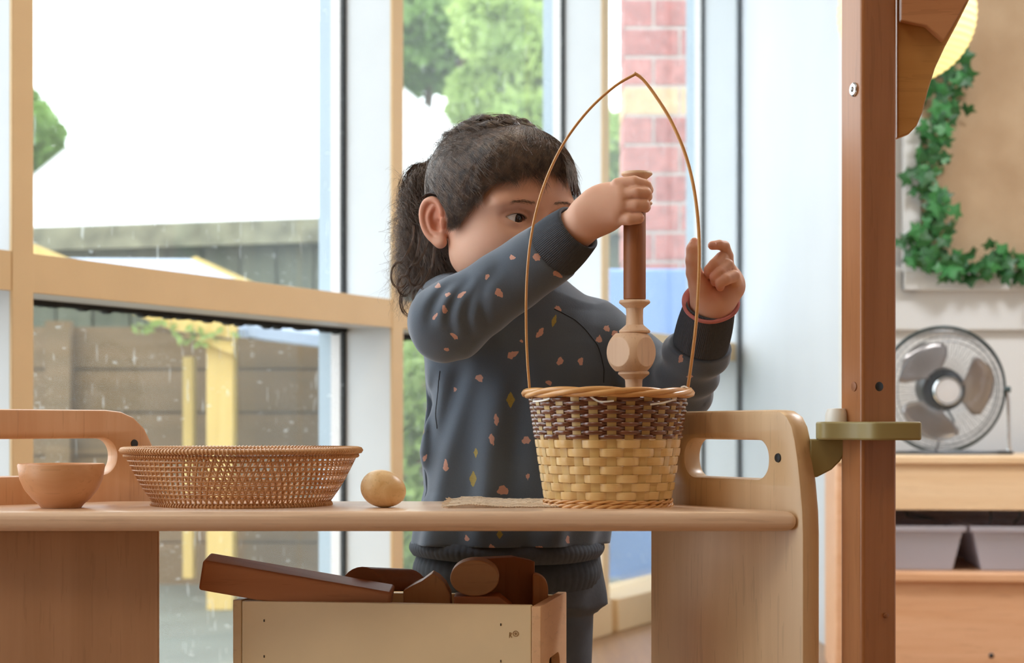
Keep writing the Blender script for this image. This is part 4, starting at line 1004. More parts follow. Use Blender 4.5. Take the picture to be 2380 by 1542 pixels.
st = 1/1
def skin_body():
    x0, x1 = pw(1000, 0, 2.1)[0]-.04, pw(1740, 0, 2.03)[0]+.012
    xs = axis([(x0-.03, x1, .00135)]); ys = axis([(1.915, 2.245, .00135), (2.245, 2.30, .003)])
    zhi = CH+.325; zlo = pw(0, 745, 2.03)[2]
    zs = axis([(-.005, zlo, .006), (zlo, zhi, .00135)])
    g = SDF(xs, ys, zs)
    # --- head
    g.ell(H(0, -.013, .030), HR, (.0675, .0765, .0670), .02)          # cranium
    g.ell(H(0, .012, .0), HR, (.0645, .065, .070), .03)             # mid face
    g.ell(H(0, .028, -.040), HR, (.046, .047, .042), .03)           # lower face
    g.ell(H(0, .048, .048), HR, (.046, .026, .034), .03)            # forehead bulge
    for sgn in (1, -1):
        g.ell(H(.031*sgn, .046, -.030), HR, (.025, .025, .026), .02)  # cheeks
        g.ell(H(.030*sgn, .066, .0175), HR, (.022, .010, .0065), .016)  # brow
        g.ell(H(.050*sgn, .020, -.046), HR, (.016, .028, .02), .02)
    g.ell(H(0, .060, -.071), HR, (.016, .014, .012), .02)           # chin
    g.ell(H(0, .069, -.046), HR, (.018, .010, .014), .014)          # mouth mound
    # eye sockets
    for sgn in (1, -1):
        g.ell(H(.0275*sgn, .0835, .000), HR, (.0165, .0125, .0095), .014, 'sub')
    # nose
    g.cap(H(0, .069, .006), H(0, .079, -.022), .0050, .0070, .010)
    g.ell(H(0, .083, -.0245), HR, (.0082, .0078, .0068), .006)
    for sgn in (1, -1):
        g.ell(H(.0085*sgn, .0755, -.0265), HR, (.0052, .0062, .0050), .005)
        g.ell(H(.0045*sgn, .083, -.0320), HR, (.0022, .0032, .0020), .002, 'sub')
    # lips
    g.cap(H(-.010, .0765, -.0430), H(.010, .0765, -.0430), .0024, .0024, .004)
    g.cap(H(-.0065, .0785, -.0425), H(.0065, .0785, -.0425), .0026, .0026, .003)
    g.cap(H(-.0075, .0770, -.0500), H(.0075, .0770, -.0500), .0034, .0034, .004)
    g.cap(H(-.013, .0765, -.0462), H(.013, .0765, -.0462), .0009, .0009, .0015, 'sub')
    # lids around the eyeball, cut open
    for sgn in (1, -1):
        ec = H(.0275*sgn, .0622, .0005)
        g.ell(ec, HR, (.0134, .0134, .0130), .005)
        # almond opening: intersection of two big cylinders along the gaze axis
        def almond(X, Y, Z, ec=ec, sgn=sgn):
            p = (X-ec[0], Y-ec[1], Z-ec[2])
            r = (p[0]*Rv[0]+p[1]*Rv[1]+p[2]*Rv[2])*sgn; f = p[0]*Fv[0]+p[1]*Fv[1]+p[2]*Fv[2]; u = p[0]*Uv[0]+p[1]*Uv[1]+p[2]*Uv[2]
            u = u-.10*r-.0003
            d1 = np.sqrt(r*r+(u+.0125)**2)-.0171; d2 = np.sqrt(r*r+(u-.0165)**2)-.0206
            return np.maximum(np.maximum(d1, d2), .004-f).astype(np.float32)
        g.op(almond, ec-.02, ec+.02, .0012, 'sub', .004)
        # crease above the lid
        pts = [(.0275+dx, .0755-.10*dx*dx*100*.12, .0093-20*dx*dx) for dx in (-.013, -.008, 0, .008, .014)]
        for a, b in zip(pts, pts[1:]):
            g.cap(H(a[0]*sgn, a[1]+.0008, a[2]), H(b[0]*sgn, b[1]+.0008, b[2]), .0011, .0011, .003, 'sub')
    # --- ears
    for sgn in (1, -1):
        # local ear frame: e1 outward, e2 back, e3 up
        ec = H(.0700*sgn, -.020, -.010)
        out = Rv*sgn*.90+Fv*.36; out /= np.linalg.norm(out)
        up = Uv*.96-Fv*.26; up -= out*(up@out); up /= np.linalg.norm(up); bk = np.cross(up, out); bk = bk if bk@Fv < 0 else -bk
        bk /= np.linalg.norm(bk)
        def Ep(o, b, u): return ec+out*o+bk*b+up*u
        EM = [out, bk, up]
        g.ell(Ep(.0015, .004, .001), EM, (.0052, .0155, .0245), .004)
        g.ell(Ep(-.006, -.004, .0), EM, (.010, .011, .018), .006)
        g.ell(Ep(.0075, .0035, .001), EM, (.0052, .0120, .0200), .002, 'sub')
        hx = [(-.0100, .006), (-.0085, .0165), (-.001, .0235), (.009, .0225), (.0155, .0140), (.0170, .002), (.0140, -.010), (.0075, -.0190), (.0, -.0245), (-.005, -.0245)]
        hx = [(p.x, p.y) for p in catmull([(a, b, 0) for a, b in hx], 4)]
        for (b0, u0), (b1, u1) in zip(hx, hx[1:]): g.cap(Ep(.0052, b0, u0), Ep(.0052, b1, u1), .0030, .0030, .002)
        ah = [(.001, .0155), (.0075, .0100), (.0095, .001), (.0065, -.009), (.001, -.0135)]
        ah = [(p.x, p.y) for p in catmull([(a, b, 0) for a, b in ah], 4)]
        for (b0, u0), (b1, u1) in zip(ah, ah[1:]): g.cap(Ep(.0040, b0, u0), Ep(.0040, b1, u1), .0021, .0021, .0025)
        g.ell(Ep(.0035, -.001, -.0225), EM, (.0046, .0075, .0078), .004)
        g.ell(Ep(.0055, -.0085, -.004), EM, (.0030, .0032, .0055), .003)
        g.ell(Ep(.0045, .0005, -.004), EM, (.0052, .0055, .0070), .002, 'sub')
    # --- neck and torso
    g.cap(H(0, -.022, -.045), NECK+np.array([0, .01, -.03]), .033, .037, .02)
    ch = (SH_R+SH_L)/2
    g.cap(SH_R+np.array([.03, .01, -.02]), SH_L+np.array([-.03, .01, -.01]), .034, .034, .03)
    tor = pw(1185, 1000, 2.19); g.ell(tor, np.eye(3), (.083, .058, .17), .03)
    # --- arms
    g.cap(SH_R, EL_R, .030, .026, .01); g.cap(EL_R, WR_R, .026, .0190, .01)
    g.cap(SH_L, EL_L, .029, .025, .01); g.cap(EL_L, WR_L, .025, .0190, .01)
    # --- legs and feet
    for sx, ft in ((1110, 0), (1285, 1)):
        hip = pw(sx, 1380, 2.20); kn = np.array([hip[0]-.002, hip[1]-.01, .27]); an = np.array([hip[0], hip[1]+.02, .055])
        g.cap(hip, kn, .046, .034, .03, m=.03); g.cap(kn, an, .034, .024, .02, m=.02); g.cap(an, an+np.array([.035, -.075, -.035]), .022, .017, .02, m=.02)
    # --- right hand (her right, gripping the spool)
    def chain(pts, rad, k=.0009):
        for (a, b, ra, rb) in zip(pts, pts[1:], rad, rad[1:]): g.cap(a, b, ra, rb, k)
    w0 = WR_R
    g.cap(w0-(WR_R-EL_R)*.08, pw(1362, 516, 1.976), .0195, .0185, .01)
    g.ell(pw(1398, 487, 1.964), [(.87, -.1, .48), (.1, .99, .03), (-.48, 0, .87)], (.031, .0150, .0250), .012)
    for (x, y, Y) in ((1441, 437, 1.953), (1445, 459, 1.948), (1443, 481, 1.947), (1432, 503, 1.950)):
        g.cap(pw(1368, 505, 1.972), pw(x, y, Y), .0150, .0082, .010)
    chain([pw(1436, 431, 1.953), pw(1474, 424, 1.948), pw(1500, 431, 1.951), pw(1507, 442, 1.961)], [.0076, .0066, .0060, .0053])
    chain([pw(1441, 457, 1.949), pw(1480, 447, 1.9425), pw(1500, 450, 1.9450), pw(1504, 457, 1.9535)], [.0074, .0067, .0064, .0056])
    chain([pw(1441, 482, 1.948), pw(1478, 476, 1.9420), pw(1496, 477, 1.9445), pw(1500, 482, 1.9530)], [.0073, .0067, .0064, .0056])
    chain([pw(1430, 507, 1.951), pw(1462, 508.5, 1.9435), pw(1484, 507, 1.9440)], [.0073, .0066, .0060])
    for pts in (((1455, 440), (1471, 434), (1492, 433), (1508, 436)), ((1452, 465), (1474, 461), (1505, 463)), ((1447, 496), (1470, 493), (1491, 491), (1500, 489))):
        for q0, q1 in zip(pts, pts[1:]): g.cap(pw(*q0, 1.9385), pw(*q1, 1.9390), .0010, .0010, .0022, 'sub')
    # thumb behind the column
    chain([pw(1385, 505, 1.985), pw(1420, 478, 1.994), pw(1452, 462, 1.990), pw(1470, 455, 1.987)], [.0115, .0090, .0076, .0064], .005)
    # --- left hand
    g.cap(WR_L-(WR_L-EL_L)*.1, pw(1655, 706, 2.033), .0195, .0190, .01)
    g.ell(pw(1662, 682, 2.032), [(.97, 0, .2), (0, 1, 0), (-.2, 0, .97)], (.0245, .0125, .0200), .012)
    g.ell(pw(1630, 672, 2.022), [(.9, 0, .4), (0, 1, 0), (-.4, 0, .9)], (.0115, .0110, .0190), .008)   # thenar
    g.cap(pw(1672, 705, 2.026), pw(1700, 672, 2.026), .0130, .0110, .009)
    for (x, y, Y) in ((1688, 628, 2.038), (1700, 640, 2.036), (1708, 655, 2.034), (1708, 668, 2.030)):
        g.cap(pw(1665, 690, 2.036), pw(x, y, Y), .0140, .0085, .009)
    chain([pw(1628, 668, 2.020), pw(1613, 634, 2.016), pw(1609, 606, 2.013), pw(1611, 580, 2.013), pw(1614, 563, 2.015)], [.0105, .0076, .0062, .0064, .0048], .005)
    chain([pw(1690, 628, 2.038), pw(1690, 596, 2.026), pw(1684, 573, 2.018), pw(1672, 569.5, 2.013), pw(1655.5, 571, 2.008)], [.0080, .0066, .0056, .0052, .0047], .0012)
    chain([pw(1700, 640, 2.036), pw(1677, 600, 2.018), pw(1660, 616, 2.0085), pw(1649, 628, 2.0085), pw(1650, 638, 2.015)], [.0080, .0066, .0063, .0060, .0052], .0006)
    chain([pw(1708, 654, 2.034), pw(1692, 617, 2.013), pw(1674, 634, 2.0035), pw(1662, 645, 2.0040), pw(1663, 655, 2.012)], [.0080, .0065, .0062, .0059, .0052], .0006)
    chain([pw(1711, 668, 2.032), pw(1706, 642, 2.0075), pw(1687, 650, 1.9990), pw(1675, 657, 2.0000), pw(1674, 667, 2.009)], [.0080, .0064, .0060, .0056, .0048], .0006)
    global BG; BG = g
    # crease across the palm
    g.cap(pw(1694, 663, 2.010), pw(1712, 672, 2.012), .0009, .0009, .003, 'sub')
    return g.mesh()
import time as _t; _t0 = _t.time()
def skin_mat():
    k = NT('skin'); v = k.coord(); n = k.noise(v, 18, 4)
    base = k.ramp(n, [(.3, srgb('d4a288')), (.7, srgb('e2b49c'))])
    at = k.n('ShaderNodeAttribute', attribute_name='redness'); at.attribute_type = 'GEOMETRY'
    c = k.mix(at.outputs['Fac'], base, srgb('cd6f58'))
    at2 = k.n('ShaderNodeAttribute', attribute_name='hairiness'); c = k.mix(at2.outputs['Fac'], c, srgb('3a2620'))
    k.l(c, k.b.inputs['Base Color']); k.b.inputs['Roughness'].default_value = .5
    k.b.inputs['Subsurface Weight'].default_value = .2; k.b.inputs['Subsurface Radius'].default_value = (1, .35, .2); k.b.inputs['Subsurface Scale'].default_value = .006
    k.b.inputs['Specular IOR Level'].default_value = .35
    k.bump(k.noise(v, 420, 2), .12, .0004); return k.m
girl = empty('person', (pw(1185, 0, 2.18)[0], 2.18, 0)); tag(girl, 'small girl in a grey spotted sweatshirt stacking wooden pieces behind the table', 'person')
V, Q = skin_body()
body = put('body', (V, Q), skin_mat(), girl)
def pattr(ob, name, arr):
    a = ob.data.attributes.new(name, 'FLOAT', 'POINT'); a.data.foreach_set('value', arr.astype(np.float32))
def blob(V, c, r): return np.exp(-((V-c)**2).sum(1)/(r*r))
red = .35*blob(V, H(.036, .05, -.030), .017)+.35*blob(V, H(-.036, .05, -.030), .017)+.9*np.clip(blob(V, H(0, .08, -.0465), .010)*1.3, 0, 1)
red += .55*blob(V, H(.074, -.018, -.004), .024)+.55*blob(V, H(-.074, -.018, -.004), .024)
for q in ((1614, 560, 2.012), (1656, 571, 2.006), (1650, 634, 2.008), (1664, 650, 2.006), (1675, 662, 2.008), (1640, 655, 2.02), (1655, 690, 2.015)): red += .35*blob(V, pw(*q), .010)
pattr(body, 'redness', np.clip(red, 0, .8))
# scalp darkening where hair grows, in head coordinates
L_ = (V-HC) @ HR.T
az_ = np.arctan2(L_[:, 1], np.abs(L_[:, 0])); hl_u = np.interp(az_, np.radians([-90, -38, -20, 0, 10, 18, 27, 45, 70, 90]), [-.075, -.060, -.016, -.012, -.020, -.012, .010, .0335, .0440, .0480])
scalp = .7/(1+np.exp(-(L_[:, 2]-hl_u-.004)/.0032)); scalp *= (np.abs(V[:, 0]-HC[0]) < .15)*(V[:, 2] > pw(0, 620, 2.1)[2])*(V[:, 1] > 2.03)
ear = np.exp(-(((np.abs(L_[:, 0])-.080)/.012)**2+((L_[:, 1]+.020)/.024)**2+((L_[:, 2]+.010)/.032)**2)); scalp *= (ear < .3)
pattr(body, 'hairiness', np.clip(scalp, 0, 1))
print('body', len(V), _t.time()-_t0)
# eyes
def eye_mat():
    k = NT('eye'); v = k.coord(); return k
M_sclera = plain('eye_white', 'e9e2de', .15, var=.01); M_iris = plain('dark_iris', '2a1a12', .12, var=.3, scale=300); M_pupil = plain('pupil', '050505', .05)
GZ = Fv*math.cos(.25)+Rv*(-.22)-Uv*.05; GZ /= np.linalg.norm(GZ)
def bowl_eye(sgn):
    ec = H(.0275*sgn, .0622, .0005); q = Vector(GZ).to_track_quat('Z', 'Y').to_matrix().to_4x4(); M = Matrix.Translation(Vector(ec)) @ q
    R = .0124
    e = put('eyeball', MB().lathe([(0, -R)]+[(R*math.sin(a), -R*math.cos(a)) for a in [PI*i/20 for i in range(1, 20)]]+[(0, R)], n=32, M=M), M_sclera, girl, angle=None)
    ir = .0066
    put('iris', MB().lathe([(math.sin(a)*(R+.0001), math.cos(a)*(R+.0001)) for a in [ir/R*i/6 for i in range(0, 7)]][::-1], n=28, M=M), M_iris, e, angle=None)
    put('pupil', MB().lathe([(math.sin(a)*(R+.0002), math.cos(a)*(R+.0002)) for a in [.0026/R*i/4 for i in range(0, 5)]][::-1], n=20, M=M), M_pupil, e, angle=None)
for sgn in (1, -1): bowl_eye(sgn)
# lashes and brows (strand tubes)
def strands(paths, r0, n=3):
    """paths: list of (k,3) arrays; tapered triangular tubes"""
    VV = []; FF = []; o = 0
    for p, r in paths:
        p = np.asarray(p); m = len(p); t = np.gradient(p, axis=0); t /= np.linalg.norm(t, axis=1)[:, None]+1e-9
        a = np.cross(t, [.31, .52, .79]); a /= np.linalg.norm(a, axis=1)[:, None]+1e-9; b = np.cross(t, a)
        rad = (r*(1-.75*np.linspace(0, 1, m)**2))[:, None]
        ring = np.stack([p+a*rad*math.cos(2*PI*q/n)+b*rad*math.sin(2*PI*q/n) for q in range(n)], 1).reshape(-1, 3)
        i = np.arange(m-1)[:, None]*n; q = np.arange(n)[None]; q2 = (np.arange(n)+1)[None] % n
        f = np.stack([i+q, i+q2, i+n+q2, i+n+q], -1).reshape(-1, 4)+o
        VV.append(ring); FF.append(f); o += m*n
    return np.concatenate(VV), np.concatenate(FF)
def hair_mat(name, c1, c2):
    k = NT(name); v = k.coord((3, 3, 3)); n = k.noise(v, 40, 2)
    k.l(k.ramp(n, [(.3, srgb(c1)), (.7, srgb(c2))]), k.b.inputs['Base Color']); k.b.inputs['Roughness'].default_value = .32
    k.b.inputs['Specular IOR Level'].default_value = .6; k.b.inputs['Sheen Weight'].default_value = .15; return k.m
M_hair = hair_mat('dark_brown_hair', '3c2b24', '78604f'); M_lash = hair_mat('lash', '120c0a', '1c1310')
M_hair2 = hair_mat('light_brown_hair', '5a4030', '8a6a50')
def sample(p):
    idx = []; w_ = []
    for ax, v in enumerate((BG.x, BG.y, BG.z)):
        i = np.clip(np.searchsorted(v, p[:, ax])-1, 0, len(v)-2); idx.append(i); w_.append(np.clip((p[:, ax]-v[i])/(v[i+1]-v[i]), 0, 1))
    out = 0
    for dx in (0, 1):
        for dy in (0, 1):
            for dz in (0, 1):
                out = out+BG.F[idx[0]+dx, idx[1]+dy, idx[2]+dz]*(w_[0] if dx else 1-w_[0])*(w_[1] if dy else 1-w_[1])*(w_[2] if dz else 1-w_[2])
    return out
def on_face(r, u, off=.0004):
    f = np.arange(.105, .03, -.0004); p = np.array([H(r, a, u) for a in f]); d = sample(p); i = np.argmax(d < off); return p[i]
br = []; la = []
g2 = np.random.default_rng(3)
for sgn in (1, -1):
    for i in range(130):
        u = g2.random(); x = .0125+.027*u; z = .0175+.0022*math.sin(u*2.4)-.001*u+g2.normal()*.0009
        p0 = on_face(x*sgn, z); L = .0042; p1 = on_face((x+L*.85)*sgn, z+L*(.35-.6*u), .0009)
        br.append(([p0, (p0+p1)/2+Fv*.0003, p1], .00015))
    ec = H(.0275*sgn, .0622, .0005)
    for i in range(46):
        u = i/45*2-1; r = .0112*u; uu = -.0125+math.sqrt(.0171**2-r*r)+.0003
        f = math.sqrt(max(1e-6, .0133**2-r*r*.8-uu*uu)); uu += .1*r
        p0 = ec+Rv*r*sgn+Uv*uu+Fv*f; p1 = p0+Fv*.0030+Uv*(.0012)+Rv*sgn*u*.0016
        la.append(([p0, (p0+p1)/2-Uv*.0005, p1], .00022))
    line = []
    for i in range(15):
        u = i/14*2-1; r = .0112*u; uu = -.0125+math.sqrt(.0171**2-r*r)+.0003; f = math.sqrt(max(1e-6, .0133**2-r*r*.8-uu*uu)); line.append(ec+Rv*r*sgn+Uv*(uu+.1*r)+Fv*(f+.0002))
    la.append((line, .0006))
def hug(lst, o0, i0=0, both=None):
    """push strands out so that they lie off the skin"""
    if i0 >= len(lst): return
    n = [len(q[0]) for q in lst[i0:]]; p = np.concatenate([np.asarray(q[0], float) for q in lst[i0:]])
    offs = np.repeat(o0 if np.ndim(o0) else np.full(len(n), o0), n)
    for it in range(3):
        e = .0012; d0_ = sample(p); gr = np.stack([sample(p+np.array([e, 0, 0]))-sample(p-np.array([e, 0, 0])), sample(p+np.array([0, e, 0]))-sample(p-np.array([0, e, 0])), sample(p+np.array([0, 0, e]))-sample(p-np.array([0, 0, e]))], 1)
        gr /= np.linalg.norm(gr, axis=1)[:, None]+1e-9; need = np.clip(offs-d0_, 0, .02)
        if both is not None: need = np.where((d0_ > offs) & (d0_ < .02), np.clip(offs-d0_, -both, 0), need)
        p = p+gr*need[:, None]
    o = 0
    for j, m in enumerate(n): lst[i0+j] = (p[o:o+m], lst[i0+j][1]); o += m
vb = strands(br, 0); put('eyebrow', vb, M_hair2, girl)['kind'] = 'stuff'
vb = strands(la, 0); put('eyelashes', vb, M_lash, girl)['kind'] = 'stuff'

# ---- sweatshirt
def superloft(rows, yaw=0., cap=.02):
    """rows: (z, cx, cy, a, b)"""
    rows = np.array(sorted(rows)); zz = rows[:, 0]; ca, sa = math.cos(yaw), math.sin(yaw)
    def fn(X, Y, Z):
        cx = np.interp(Z.ravel(), zz, rows[:, 1]).reshape(Z.shape); cy = np.interp(Z.ravel(), zz, rows[:, 2]).reshape(Z.shape)
        a = np.interp(Z.ravel(), zz, rows[:, 3]).reshape(Z.shape); b = np.interp(Z.ravel(), zz, rows[:, 4]).reshape(Z.shape)
        dx, dy = X-cx, Y-cy; u = dx*ca+dy*sa; v = -dx*sa+dy*ca
        q = (np.abs(u/a)**2.3+np.abs(v/b)**2.3)**(1/2.3)
        th = np.arctan2(v, u)
        d = (q-1)*np.minimum(a, b)
        zl = (Z-zz[0])/(zz[-1]-zz[0]); low = np.clip(1-zl, 0, 1)
        d = d+low*.0042*np.sin(th*7+Z*9+1.2*np.sin(th*2+Z*6))+low*.0022*np.sin(th*13-Z*14)
        dz = np.maximum(Z-zz[-1], zz[0]-Z)
        return np.maximum(d, dz).astype(np.float32)
    return fn
def prow(py, x0, x1, Yc, b):
    c0, c1 = pw(x0, py, Yc), pw(x1, py, Yc); return (c0[2], (c0[0]+c1[0])/2, Yc, (c1[0]-c0[0])/2, b)
def shirt():
    x0, x1 = pw(925, 0, 2.15)[0], pw(1710, 0, 2.03)[0]+.02
    zlo, zhi = pw(0, 1300, 2.12)[2], pw(0, 470, 2.0)[2]
    g = SDF(axis([(x0, x1, .0017)]), axis([(1.93, 2.30, .0019)]), axis([(zlo, zhi, .0017)]))
    rows = [prow(1262, 952, 1402, 2.190, .088), prow(1200, 962, 1412, 2.192, .088), prow(1140, 978, 1412, 2.192, .086), prow(1050, 972, 1420, 2.192, .083), prow(940, 988, 1425, 2.19, .079),
            prow(860, 985, 1432, 2.19, .073), prow(800, 985, 1420, 2.19, .066), prow(760, 1010, 1400, 2.19, .056), prow(725, 1060, 1370, 2.19, .045)]
    yaw = math.radians(-8)
    fn = superloft(rows, 0)
    lo = [x0, 1.95, zlo]; hi = [x1, 2.3, zhi]; g.op(fn, lo, hi, .02, m=0)
    # shoulders / yoke
    g.cap(pw(1060, 728, 2.165), pw(1230, 722, 2.17), .040, .046, .03); g.cap(pw(1230, 728, 2.17), pw(1372, 785, 2.205), .046, .036, .03)
    # collar ring
    ncp = NECK+np.array([.006, -.004, -.020])
    # right sleeve
    def arm(A, B, ra, rb, amp, freq, ph, k=.016):
        A = np.array(A); B = np.array(B); ab = B-A; L = np.linalg.norm(ab); t_ = ab/L
        n1 = np.cross(t_, [0, 0, 1.]); n1 /= np.linalg.norm(n1); n2 = np.cross(t_, n1); r = max(ra, rb)
        def fn(X, Y, Z):
            px, py, pz = X-A[0], Y-A[1], Z-A[2]; s = px*t_[0]+py*t_[1]+pz*t_[2]; t = np.clip(s/L, 0, 1)
            u = px*n1[0]+py*n1[1]+pz*n1[2]; v = px*n2[0]+py*n2[1]+pz*n2[2]; an = np.arctan2(v, u)
            d = np.sqrt((px-t*ab[0])**2+(py-t*ab[1])**2+(pz-t*ab[2])**2)-(ra+(rb-ra)*t)
            w_ = np.sin(s*freq+1.5*np.sin(an+ph)+ph)
            return (d-amp(t)*w_*(.6+.4*np.sin(an*2+ph))).astype(np.float32)
        g.op(fn, np.minimum(A, B)-r, np.maximum(A, B)+r, k, m=.02)
    arm(SH_R+np.array([.006, 0, -.002]), EL_R, .0415, .0370, lambda t: .0022+0*t, 150, .5, .02)
    CU_R = pw(1284, 583, 2.003)
    arm(EL_R, CU_R, .0390, .0335, lambda t: .0012*np.clip(1-1.3*t, 0, 1)+.0008, 150, 2.0, .02)
    # left sleeve
    CU_L = pw(1628, 800, 2.068)
    arm(SH_L, EL_L, .036, .0330, lambda t: .002+0*t, 120, 1.0, .02)
    arm(EL_L, CU_L, .0345, .0330, lambda t: .002+.0012*t, 170, 3.0, .012)
    g.ell(pw(1622, 812, 2.07), np.eye(3), (.033, .033, .014), .014)
    # folds radiating from the right armpit/shoulder
    idx, X, Y, Z = g.region(pw(960, 850, 2.0)-.02, pw(1200, 620, 2.2)+.02)
    for pts, am in ((((1075, 648), (1035, 680), (1008, 720), (998, 765)), .0042), (((1103, 646), (1066, 690), (1048, 735), (1056, 785)), .0050), (((1128, 648), (1096, 700), (1084, 742), (1096, 780)), .0045), (((1165, 622), (1130, 672), (1120, 722), (1134, 765)), .0030)):
        W_ = [pw(q[0], q[1], 2.03) for q in pts]; best = None
        W_ = [np.array(q) for q in catmull(W_, 3)]; n = len(W_)
        for i, (a, b) in enumerate(zip(W_, W_[1:])):
            tx, tz = b[0]-a[0], b[2]-a[2]; L2 = tx*tx+tz*tz; t = np.clip(((X-a[0])*tx+(Z-a[2])*tz)/L2, 0, 1)
            d = np.sqrt((X-a[0]-t*tx)**2+(Z-a[2]-t*tz)**2); fade = np.clip(np.sin(PI*np.clip((i+t)/(n-1), 0, 1)*.94+.06), 0, 1)
            if best is None: best, fd = d, fade
            else: m_ = d < best; best = np.where(m_, d, best); fd = np.where(m_, fade, fd)
        v = fd*(np.exp(-(best/.0048)**2)-.55*np.exp(-((best-.0105)/.0055)**2))
        g.F[idx] += (.85*am*v*np.exp(-((Y-2.03)/.08)**2)).astype(np.float32)
    # drape folds on the body side
    idx, X, Y, Z = g.region(pw(940, 1290, 2.0)-.02, pw(1260, 830, 2.2)+.02)
    for (xa, ya, xb, yb, am, wd) in ((1010, 850, 1000, 1010, .005, .007), (1080, 830, 980, 1150, .006, .010), (1120, 860, 1040, 1180, .003, .012), (1180, 860, 1120, 1190, -.004, .014)):
        a, b = pw(xa, ya, 2.13), pw(xb, yb, 2.13); tx, tz = b[0]-a[0], b[2]-a[2]; L = math.hypot(tx, tz); tx /= L; tz /= L
        s = (X-a[0])*tx+(Z-a[2])*tz; n_ = (X-a[0])*tz-(Z-a[2])*tx
        g.F[idx] += (am*np.exp(-(n_/wd)**2)*np.clip(s/.025, 0, 1)*np.clip((L-s)/.03+1, 0, 1)*(Y < 2.19)).astype(np.float32)
    # neck hole and hem
    g.cap(NECK+np.array([.003, -.006, -.022]), NECK+np.array([.006, -.012, .06]), .0365, .040, .004, 'sub')
    for C_, T_ in ((CU_R, pw(1344, 530, 1.9825)), (CU_L, pw(1650, 712, 2.036))):      # sleeves end where the cuffs start
        tt_ = (T_-C_)/np.linalg.norm(T_-C_)
        def cutp(X, Y, Z, C_=C_, tt_=tt_):
            p = (X-C_[0], Y-C_[1], Z-C_[2]); s_ = p[0]*tt_[0]+p[1]*tt_[1]+p[2]*tt_[2]
            return np.maximum(-(s_-.002), s_-.045).astype(np.float32)
        g.op(cutp, C_-.038, C_+tt_*.03+.03, .003, 'sub', .0)
    return g.mesh(), CU_R, CU_L
(SV, SQ), CU_R, CU_L = shirt()
print('shirt', len(SV), _t.time()-_t0)
def cloth_mat():
    k = NT('spotted_sweatshirt'); v = k.coord()
    n1 = k.noise(v, 900, 2); base = k.ramp(k.noise(v, 6, 3), [(.3, srgb('545e6b')), (.7, srgb('616c7a'))])
    base = k.mix(k.math('MULTIPLY', n1, .35), base, srgb('434b56'))
    a1 = k.n('ShaderNodeAttribute', attribute_name='pink_spot'); a2 = k.n('ShaderNodeAttribute', attribute_name='gold_spot')
    def edge(at, e):
        return k.math('GREATER_THAN', k.math('ADD', at.outputs['Fac'], k.math('MULTIPLY', k.math('SUBTRACT', k.noise(v, 420, 3), .5), e)), 0)
    c = k.mix(edge(a1, .0022), base, srgb('cc9c8c')); sp = k.noise(v, 1500, 1)
    gold = k.mix(sp, srgb('7d6c30'), srgb('c0aa5c')); eg = edge(a2, .0022); c = k.mix(eg, c, gold)
    k.l(c, k.b.inputs['Base Color']); k.b.inputs['Roughness'].default_value = .9; k.b.inputs['Sheen Weight'].default_value = .5; k.b.inputs['Sheen Roughness'].default_value = .5; k.b.inputs['Sheen Tint'].default_value = (.8, .88, 1, 1)
    k.b.inputs['Specular IOR Level'].default_value = .2
    k.bump(n1, .3, .0006); return k.m
M_cloth = cloth_mat()
shirt_o = put('sweatshirt', (SV, SQ), M_cloth, girl)
# printed spots: centre pixel, half sizes in metres, tilt
pink = [(1013, 660, 7, 5, 0), (1035, 682, 5, 5, 0), (1068, 684, 9, 4, .8), (1037, 722, 5, 7, 0), (1005, 735, 7, 3, 1), (1162, 686, 6, 9, .3), (1127, 641, 7, 3, .8), (1187, 596, 5, 5, 0), (1248, 593, 7, 8, 0), (1300, 640, 9, 5, -.4),
        (1055, 788, 7, 4, -.5), (1039, 818, 6, 3, -.6), (1260, 778, 5, 11, -.4), (1186, 822, 9, 7, .5), (1304, 835, 6, 8, 0), (1355, 838, 5, 9, 0), (1397, 786, 7, 6, 0), (1212, 799, 3, 4, 0), (1281, 888, 5, 5, 0), (1111, 876, 6, 8, .2),
        (1157, 972, 5, 9, 0), (1137, 1021, 5, 11, 0), (1217, 1024, 7, 8, 0), (1032, 1081, 6, 9, 0), (983, 1070, 4, 8, -.4), (1221, 1108, 4, 5, 0), (1174, 1138, 9, 10, .3), (1415, 760, 8, 5, -.5), (1302, 716, 9, 4, -.5), (1430, 770, 5, 8, -.5), (1053, 902, 3, 5, 0),
        (1578, 840, 5, 9, -.4), (1600, 880, 5, 4, 0), (1137, 1275, 6, 6, 0), (1256, 1290, 6, 3, 0), (1325, 1258, 5, 9, 0), (1670, 815, 6, 7, 0), (1080, 1250, 4, 6, 0), (1340, 930, 6, 8, 0), (1290, 1150, 6, 7, 0), (1340, 1060, 6, 9, 0), (960, 950, 4, 6, 0)]
goldl = [(1191, 928, 7, 13, 0), (1100, 1051, 4, 9, 0), (1094, 1113, 7, 14, 0), (1293, 748, 4, 12, -.3), (976, 1003, 3, 9, 0), (1166, 1240, 5, 8, 0), (1400, 960, 5, 10, 0)]
sx = PX0+FP*SV[:, 0]/SV[:, 1]; sy = PY0-FP*(SV[:, 2]-CH)/SV[:, 1]
